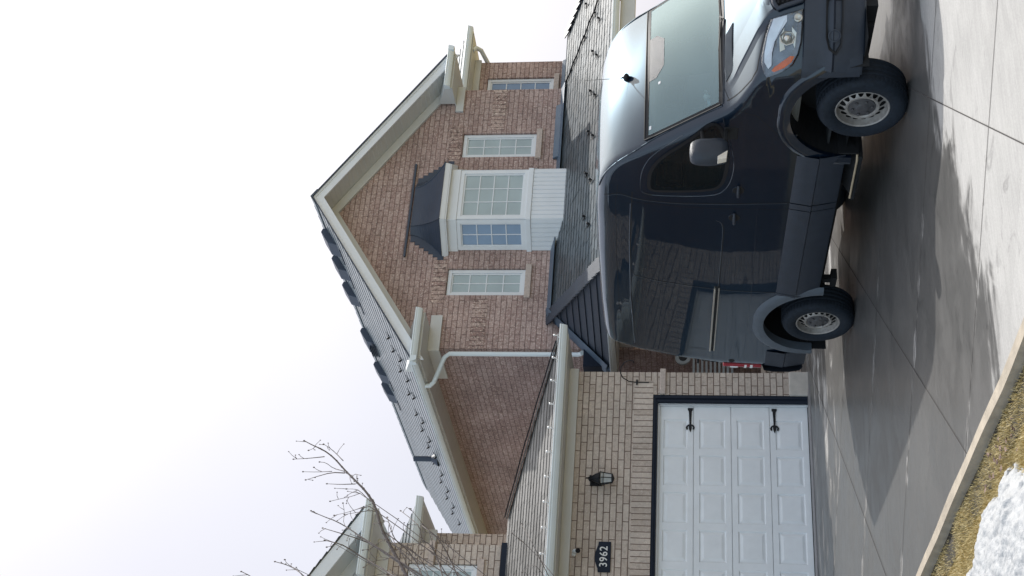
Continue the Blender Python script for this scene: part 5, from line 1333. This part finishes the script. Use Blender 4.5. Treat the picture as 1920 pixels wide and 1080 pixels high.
# ================================================================== SMALL THINGS
# wall lantern
lx, lz = 8.30, 2.90; ly = 18.24
lt = empty('wall_lantern', (lx, ly, 2.70), 'black carriage lantern with clear glass on the tan brick wall over the garage door', 'lantern')
yc = ly-.16
b = MB(); b.box(lx-.05, lx+.05, ly-.025, ly-.001, 2.90, 3.06); b.tube([(lx, ly-.02, 2.98), (lx, ly-.07, 3.06), (lx, yc, 3.075), (lx, yc, 3.03)], .012, 8)
b.lathe([(.001, 3.085), (.02, 3.07), (.012, 3.05), (.03, 3.035), (.05, 3.0), (.058, 2.985), (.001, 2.984)], (lx, yc, 0), (0, 0, 1), 12); b.ball((lx, yc, 3.095), .014)
for k in range(6): b.ball((lx+.035*math.cos(k), yc+.035*math.sin(k), 3.045), .016, 6, 4)
b.build('bracket', M['black'], lt)
def hexr(r, z, n=6): return [(lx+r*math.cos(2*math.pi*k/n+.26), yc+r*math.sin(2*math.pi*k/n+.26), z) for k in range(n)]
b = MB(); A, B, C_ = hexr(.062, 2.985), hexr(.085, 2.925), hexr(.115, 2.905)
for U, V in ((A, B), (B, C_)):
    for k in range(6): b.poly([U[k], U[(k+1) % 6], V[(k+1) % 6], V[k]])
b.poly(C_); b.poly(A); b.build('roof_cap', M['black'], lt)
b = MB(); T0, T1, T2 = hexr(.095, 2.903), hexr(.093, 2.865), hexr(.066, 2.745)
for k in range(6):
    b.beam(T0[k], T2[k], .010, .010); b.beam(T1[k], T1[(k+1) % 6], .008, .008); b.beam(T2[k], T2[(k+1) % 6], .014, .014)
b.poly(hexr(.072, 2.738)); b.lathe([(.07, 2.738), (.03, 2.72), (.001, 2.71)], (lx, yc, 0), (0, 0, 1), 12); b.build('cage', M['black'], lt)
b = MB(); T0, T2 = hexr(.091, 2.903), hexr(.063, 2.747)
for k in range(6): b.poly([T0[k], T0[(k+1) % 6], T2[(k+1) % 6], T2[k]])
b.build('glass', M['lantern_glass'], lt)
b = MB(); b.tube([(lx, yc, 2.75), (lx, yc, 2.80)], .012, 8); b.ball((lx, yc, 2.835), .028, 10, 8, (1, 1, 1.3)); b.build('bulb', M['whitetape'], lt)
# number plaque
pq = empty('house_number_plaque', (7.203, 18.24, 2.83), 'dark arched plaque with pale numerals 3962 on the tan brick', 'house number')
b = MB(); P = [(6.985, 2.735), (7.42, 2.735), (7.42, 2.905), (7.37, 2.91), (7.33, 2.925), (7.27, 2.945), (7.203, 2.952), (7.135, 2.945), (7.075, 2.925), (7.035, 2.91), (6.985, 2.905)]
b.prism([(x, 18.215, z) for x, z in P], (0, .024, 0)); b.build('plate', M['frame_dark'], pq, bevel=.004)
cu = bpy.data.curves.new('numerals', 'FONT'); cu.body = '3962'; cu.size = .150; cu.align_x = 'CENTER'; cu.align_y = 'CENTER'; cu.extrude = .002; cu.space_character = 1.12; cu.offset = .0012
to = bpy.data.objects.new('tmp', cu); COL.objects.link(to); dg = bpy.context.evaluated_depsgraph_get(); me = bpy.data.meshes.new_from_object(to.evaluated_get(dg)); bpy.data.objects.remove(to)
me.materials.clear(); me.materials.append(mat('pale_numerals', (.72, .72, .70), .5, nscale=20, namt=.06)); no = bpy.data.objects.new('numerals', me); COL.objects.link(no); no.parent = pq
no.location = (0.0, -.028, -.003); no.rotation_euler = (R(90), 0, 0); no.scale = (.92, 1.0, 1)
# camera
cm_ = empty('security_camera', (7.21, 18.24, 3.21), 'small white bullet security camera with black lens under the eave', 'camera')
b = MB(); b.lathe([(.001, 0), (.03, 0), (.03, .015), (.012, .02), (.012, .06)], (7.235, 18.238, 3.235), (0, -1, 0), 14); d_ = Vector((-.25, -.8, -.55)).normalized()
b.lathe([(.001, 0), (.026, .004), (.03, .02), (.03, .10)], (7.25, 18.16, 3.235), d_, 16); b.build('housing', M['white'], cm_, smooth=True)
b = MB(); b.lathe([(.031, .10), (.032, .13), (.024, .132), (.001, .128)], (7.25, 18.16, 3.235), d_, 16); b.build('lens', M['black'], cm_, smooth=True)
# hanging basket hook on the pier
hk = MB(); P = []
for k in range(15):
    t = R(-10+200*k/14); P.append((9.93-.0+.0, 18.20-.03-.13*(1-math.cos(t))*0, 0))
P = [(9.90, 18.225, 2.27), (9.90, 18.225, 2.46), (9.905, 18.21, 2.56), (9.94, 18.17, 2.645), (9.99, 18.12, 2.68), (10.06, 18.06, 2.67), (10.11, 18.01, 2.62), (10.13, 17.99, 2.55), (10.125, 17.99, 2.50), (10.10, 18.01, 2.48)]
hk.tube(P, .008, 8); hk.box(9.86, 9.94, 18.215, 18.232, 2.43, 2.455)
tag(hk.build('plant_hook', M['black']), 'thin curved black hook screwed to the garage pier beside the door', 'hook')
# string of small clear bulbs clipped along the garage gutter
sl_ = empty('string_lights', (7.5, 17.67, 3.56), 'string of small clear bulbs clipped along the garage gutter', 'string lights')
b = MB(); P = []
bulbs = [10.35-.372*k for k in range(16)]
for k, x in enumerate(bulbs): P += [(x, 17.668, 3.572), (x-.18, 17.675, 3.566-.0)]
b.tube(P, .0035, 5); b.build('cable', M['white'], sl_)
bme = None
for x in bulbs:
    b = MB(); b.tube([(x, 17.668, 3.575), (x, 17.655, 3.60)], .010, 6); b.ball((x, 17.648, 3.622), .019, 8, 6); b.tube([(x-.03, 17.67, 3.56), (x+.03, 17.665, 3.578)], .006, 5); b.build('bulb', M['whitetape'], sl_)
# heating cable on the hip, and another on the porch roof
b = MB(); A, B = Vector((10.38, 17.86, 3.615)), Vector((8.42, 19.81, 4.455)); P = []
for k in range(21):
    t = k/20; p = A.lerp(B, t)+Vector((.015*math.sin(k*1.1)+.10*math.sin(t*3.14), 0, .006)); P.append(p)
b.tube(P, .010, 6); tag(b.build('roof_cable', M['black']), 'black cable running up the hip of the garage roof', 'cable')
b = MB(); P = []
for k in range(21):
    t = k/20; x = 16.95+.55*t+.03*math.sin(k*1.7); y = 19.95-2.3*t; P.append((x, y, 2.95+.4*(y-17.38)+.035))
b.tube(P, .016, 6); tag(b.build('roof_cable', M['black']), 'black cable running down the shingled porch roof', 'cable')
# slatted panel behind the van
sp_ = empty('slatted_panel', (11.15, 19.2, 0), 'grey slatted panel with a round black disc, just behind the rear of the van', 'panel')
b = MB()
for k in range(10): b.box(10.80, 11.42, 19.56, 19.60, 1.02+k*.066, 1.055+k*.066)
b.box(10.76, 10.80, 19.55, 19.61, 0, 1.70); b.box(11.42, 11.46, 19.55, 19.61, 0, 1.70); b.build('slats', M['silver_post'], sp_, bevel=.004)
b = MB(); b.lathe([(.001, 0), (.10, 0), (.12, .01), (.12, .05), (.001, .05)], (11.06, 19.58, 1.80), (0, -1, 0), 28); b.build('disc_mount', M['silver_post'], sp_)
b = MB(); b.lathe([(.001, .062), (.06, .062), (.065, .051), (.065, .04)], (11.06, 19.58, 1.80), (0, -1, 0), 28); b.build('disc', M['black'], sp_)
b = MB(); b.box(10.3, 11.45, 19.3, 19.54, 0, .52); b.box(10.28, 11.46, 19.27, 19.56, .52, .60)
tag(b.build('porch_plinth', M['tan_x'], bevel=.01), 'low tan brick plinth beside the porch behind the van', 'plinth')
b = MB(); b.box(10.11, 10.15, 19.0, 19.04, 0, .9); b.box(10.2, 10.35, 18.6, 18.7, .0, .35)

# ------------------------------------------------------------------ bare tree, boughs reach in from the left
tree = empty('bare_tree', (3.35, 12.6, gz(12.6)-.05), 'leafless young tree whose grey budded twigs reach across in front of the garage', 'tree')
TWIGS = [
    ([(4.74,12.80,4.28), (4.96,12.88,4.42), (5.16,12.89,4.55), (5.30,12.81,4.64), (5.49,12.72,4.70), (5.64,12.70,4.81), (5.80,12.77,4.97), (5.95,12.87,5.11), (6.10,12.90,5.25), (6.16,12.84,5.36), (6.16,12.75,5.44), (6.19,12.70,5.53)], 0.020, 0.004),
    ([(4.56,12.36,4.24), (4.77,12.60,4.46), (5.00,12.84,4.79), (5.08,12.73,4.96), (4.99,12.43,4.98), (4.99,12.38,5.07)], 0.013, 0.003),
    ([(5.14,12.83,5.06), (5.00,12.56,5.06), (4.91,12.35,5.03)], 0.004, 0.002),
    ([(5.24,13.11,4.76), (5.29,13.09,4.90), (5.22,12.79,4.99), (5.20,12.65,5.09), (5.32,12.88,5.25)], 0.008, 0.003),
    ([(5.21,12.93,4.80), (5.44,13.21,5.04), (5.52,13.18,5.20), (5.45,12.89,5.27), (5.45,12.76,5.36)], 0.009, 0.003),
    ([(4.55,12.26,5.14), (4.72,12.50,5.31), (4.87,12.74,5.50), (4.86,12.63,5.60)], 0.007, 0.003),
    ([(4.83,12.71,5.43), (4.87,12.69,5.50), (4.79,12.39,5.43)], 0.004, 0.002),
    ([(4.63,12.63,5.71), (4.61,12.36,5.73), (4.57,12.15,5.75)], 0.007, 0.003),
    ([(4.68,12.70,3.75), (4.88,12.94,3.86), (5.00,12.83,3.92), (5.08,12.53,3.99), (5.15,12.48,4.09), (5.32,12.75,4.23)], 0.01, 0.004),
    ([(5.24,12.91,4.06), (5.36,12.89,4.22), (5.33,12.59,4.24), (5.36,12.45,4.29)], 0.005, 0.002),
    ([(4.73,12.83,4.14), (5.06,13.11,4.30), (5.20,13.08,4.42), (5.16,12.79,4.47), (5.23,12.66,4.51), (5.45,12.88,4.61)], 0.009, 0.003),
    ([(4.70,12.73,3.93), (5.07,13.01,4.08), (5.21,12.98,4.16), (5.14,12.69,4.20), (5.22,12.56,4.20), (5.40,12.78,4.35), (5.59,13.04,4.52)], 0.009, 0.003),
    ([(5.25,13.03,4.27), (5.11,12.76,4.33), (4.99,12.55,4.39), (4.99,12.71,4.46)], 0.005, 0.002),
    ([(4.84,13.10,4.13), (5.11,13.34,4.27), (5.20,13.23,4.33), (5.16,12.93,4.38)], 0.007, 0.003),
    ([(4.90,13.21,3.95), (5.06,13.19,4.07), (5.09,12.89,4.10), (5.15,12.75,4.11), (5.32,12.98,4.16)], 0.008, 0.003),
    ([(4.64,12.36,3.73), (4.95,12.60,3.92), (5.15,12.84,3.99), (5.20,12.73,4.05)], 0.006, 0.002),
    ([(4.67,12.63,4.24), (4.87,12.91,4.46), (4.86,12.88,4.60), (4.72,12.59,4.63)], 0.006, 0.002),
    ([(5.99,13.03,5.15), (5.87,12.76,5.21), (5.72,12.55,5.31), (5.76,12.71,5.45)], 0.006, 0.002),
    ([(5.90,12.80,5.22), (6.00,13.04,5.44), (5.95,12.93,5.56)], 0.004, 0.002),
    ([(5.87,13.03,5.02), (5.74,12.76,5.10), (5.65,12.55,5.18)], 0.005, 0.002),
    ([(5.57,12.56,4.81), (5.63,12.80,4.98), (5.71,13.04,5.15), (5.63,12.93,5.23)], 0.005, 0.002),
    ([(6.17,13.03,5.39), (6.02,12.76,5.48), (5.91,12.55,5.56)], 0.005, 0.002),
    ([(6.02,12.80,5.12), (6.23,13.04,5.29), (6.23,12.93,5.33), (6.12,12.63,5.30)], 0.005, 0.002),
    ([(5.45,12.61,4.71), (5.42,12.59,4.81), (5.49,12.88,5.03), (5.53,13.05,5.20)], 0.006, 0.002),
    ([(5.68,13.03,4.84), (5.68,12.76,4.90), (5.60,12.55,4.90), (5.67,12.71,5.02)], 0.004, 0.002),
    ([(5.99,13.01,5.15), (5.94,12.99,5.06), (5.83,12.69,4.93), (5.71,12.55,4.88)], 0.004, 0.002),
    ([(6.29,13.03,5.50), (6.13,12.76,5.44), (6.01,12.55,5.42)], 0.003, 0.002),
    ([(5.87,12.73,5.07), (6.03,13.01,5.27), (6.08,12.98,5.35), (5.95,12.69,5.33)], 0.005, 0.002),
    ([(5.99,13.01,5.38), (6.00,12.99,5.43), (5.89,12.69,5.38)], 0.003, 0.002),
    ([(5.61,13.13,4.78), (5.51,12.86,4.79), (5.40,12.65,4.84), (5.44,12.81,5.03)], 0.005, 0.002),
    ([(5.20,12.80,4.57), (5.24,13.04,4.71), (5.13,12.93,4.75), (5.00,12.63,4.75)], 0.005, 0.002),
    ([(4.99,13.43,2.97), (5.06,13.16,3.04), (5.18,12.95,3.12), (5.38,13.11,3.22), (5.63,13.40,3.34)], 0.006, 0.002),
    ([(5.06,13.10,3.02), (5.32,13.34,3.20), (5.39,13.23,3.31), (5.33,12.93,3.36)], 0.005, 0.002),
    ([(4.86,13.04,2.97), (4.91,12.77,3.05), (4.99,12.84,3.13), (5.01,13.14,3.26)], 0.005, 0.002),
    ([(5.40,13.11,4.71), (5.35,13.09,4.60), (5.12,12.79,4.47), (4.96,12.65,4.35), (4.86,12.88,4.31)], 0.006, 0.003),
    ([(5.04,12.46,4.50), (5.26,12.70,4.50), (5.43,12.94,4.61), (5.39,12.83,4.63)], 0.004, 0.002),
    ([(4.96,12.63,4.44), (5.02,12.91,4.57), (4.99,12.88,4.69), (4.81,12.59,4.71)], 0.006, 0.002),
    ([(5.25,12.76,4.92), (5.41,13.00,5.08), (5.65,13.24,5.15), (5.70,13.13,5.15)], 0.004, 0.002),
    ([(4.68,12.56,3.90), (4.95,12.80,3.87), (5.20,13.04,3.95), (5.24,12.93,4.01)], 0.006, 0.002),
]
TRUNK = [(3.35, 12.6, gz(12.6)-.1), (3.36, 12.62, .8), (3.42, 12.65, 1.8), (3.5, 12.7, 2.6)]
b = MB(); b.tube(TRUNK, [.085, .07, .06, .05], 12); b.build('trunk', M['bark'], tree, smooth=True)
rt = random.Random(12); cr = MB(); Tp = Vector(TRUNK[-1])
for i, (P, r0, r1) in enumerate(TWIGS):
    P = [Vector(p) for p in P]; st = P[0]
    # carry the bough back to the trunk outside the frame
    if st.x < 5.6 or i == 0:
        base = Tp+Vector((0, 0, rt.uniform(-.7, .1))); mid = base.lerp(st, .5)+Vector((0, 0, -.08)); P = [base, mid]+P
    n = len(P); rs = [r0+(r1-r0)*k/(n-1) for k in range(n)]
    # smooth the polyline a little
    Q, RR = [P[0]], [rs[0]]
    for k in range(n-1):
        Q += [P[k].lerp(P[k+1], .25), P[k].lerp(P[k+1], .75)]; RR += [rs[k]*.75+rs[k+1]*.25, rs[k]*.25+rs[k+1]*.75]
    Q.append(P[-1]); RR.append(rs[-1]); cr.tube(Q, RR, 7)
    for k in range(len(P)-n if False else 2, len(Q)-1):
        cr.ball(Q[k], RR[k]*1.35, 6, 4)
        for _ in range(2 if r0 < .02 else 1):
            if rt.random() < .3 and Q[k].z > 3.2:
                d = (Q[min(k+1, len(Q)-1)]-Q[k-1]).normalized(); v = Vector((rt.gauss(0, 1), rt.gauss(0, 1), rt.gauss(.3, 1))).normalized(); v = (v+d*.6).normalized(); L_ = rt.uniform(.04, .16)
                e = Q[k]+v*L_; cr.tube([Q[k], Q[k]+v*L_*.5+Vector((0, 0, .008)), e], [.0032, .0026, .002], 5); cr.ball(e, .0055, 6, 4, (1, 1, 1.5))
    cr.ball(Q[-1], .008, 6, 4, (1, 1, 1.4))
cr.build('crown', M['bark'], tree, smooth=True, fixn=False)

# ------------------------------------------------------------------ neighbouring house to the left (it is what the van and the panes mirror)
nb = empty('neighbour_house', (-5.0, 18.6, 0), 'brown brick neighbouring house left of the garage', 'house')
b = MB(); wall_x(b, -12.5, 2.3, 0, 5.8, 18.6, [(-1.6, 1.0, .9, 2.2), (-4.6, -3.6, 3.6, 4.9), (-.9, .4, 3.6, 4.9), (-10.4, -6.0, 0, 2.2)], .12); b.poly([(2.3, 18.6, 0), (2.3, 28, 0), (2.3, 28, 5.8), (2.3, 18.6, 5.8)]); b.build('wall', M['brown_x'], nb)
b = MB(); shingles(b, (-13, 18.1, 5.8), (2.8, 18.1, 5.8), (-9, 23, 8.6), (-1.2, 23, 8.6), seed=20, step=.3, tab=1.0); shingles(b, (2.8, 18.1, 5.8), (2.8, 28, 5.8), (-1.2, 23, 8.6), (-1.2, 24, 8.6), seed=21, step=.3, tab=1.0); b.build('roof', M['sh_main'], nb, fixn=False)
for (a, c, d, e) in ((-1.6, 1.0, .9, 2.2), (-4.6, -3.6, 3.6, 4.9), (-.9, .4, 3.6, 4.9)): window(a+.01, c-.01, d+.01, e-.01, 18.6, 3, 3, parent=nb)
b = MB(); b.box(-10.4, -6.0, 18.70, 18.74, 0, 2.2); b.build('garage_door', M['door_white'], nb)
for o in list(bpy.data.objects):
    if o.type == 'MESH' and not o.children and o.parent is not None and o.name.split('.')[0] in SPLIT: split_far(o)
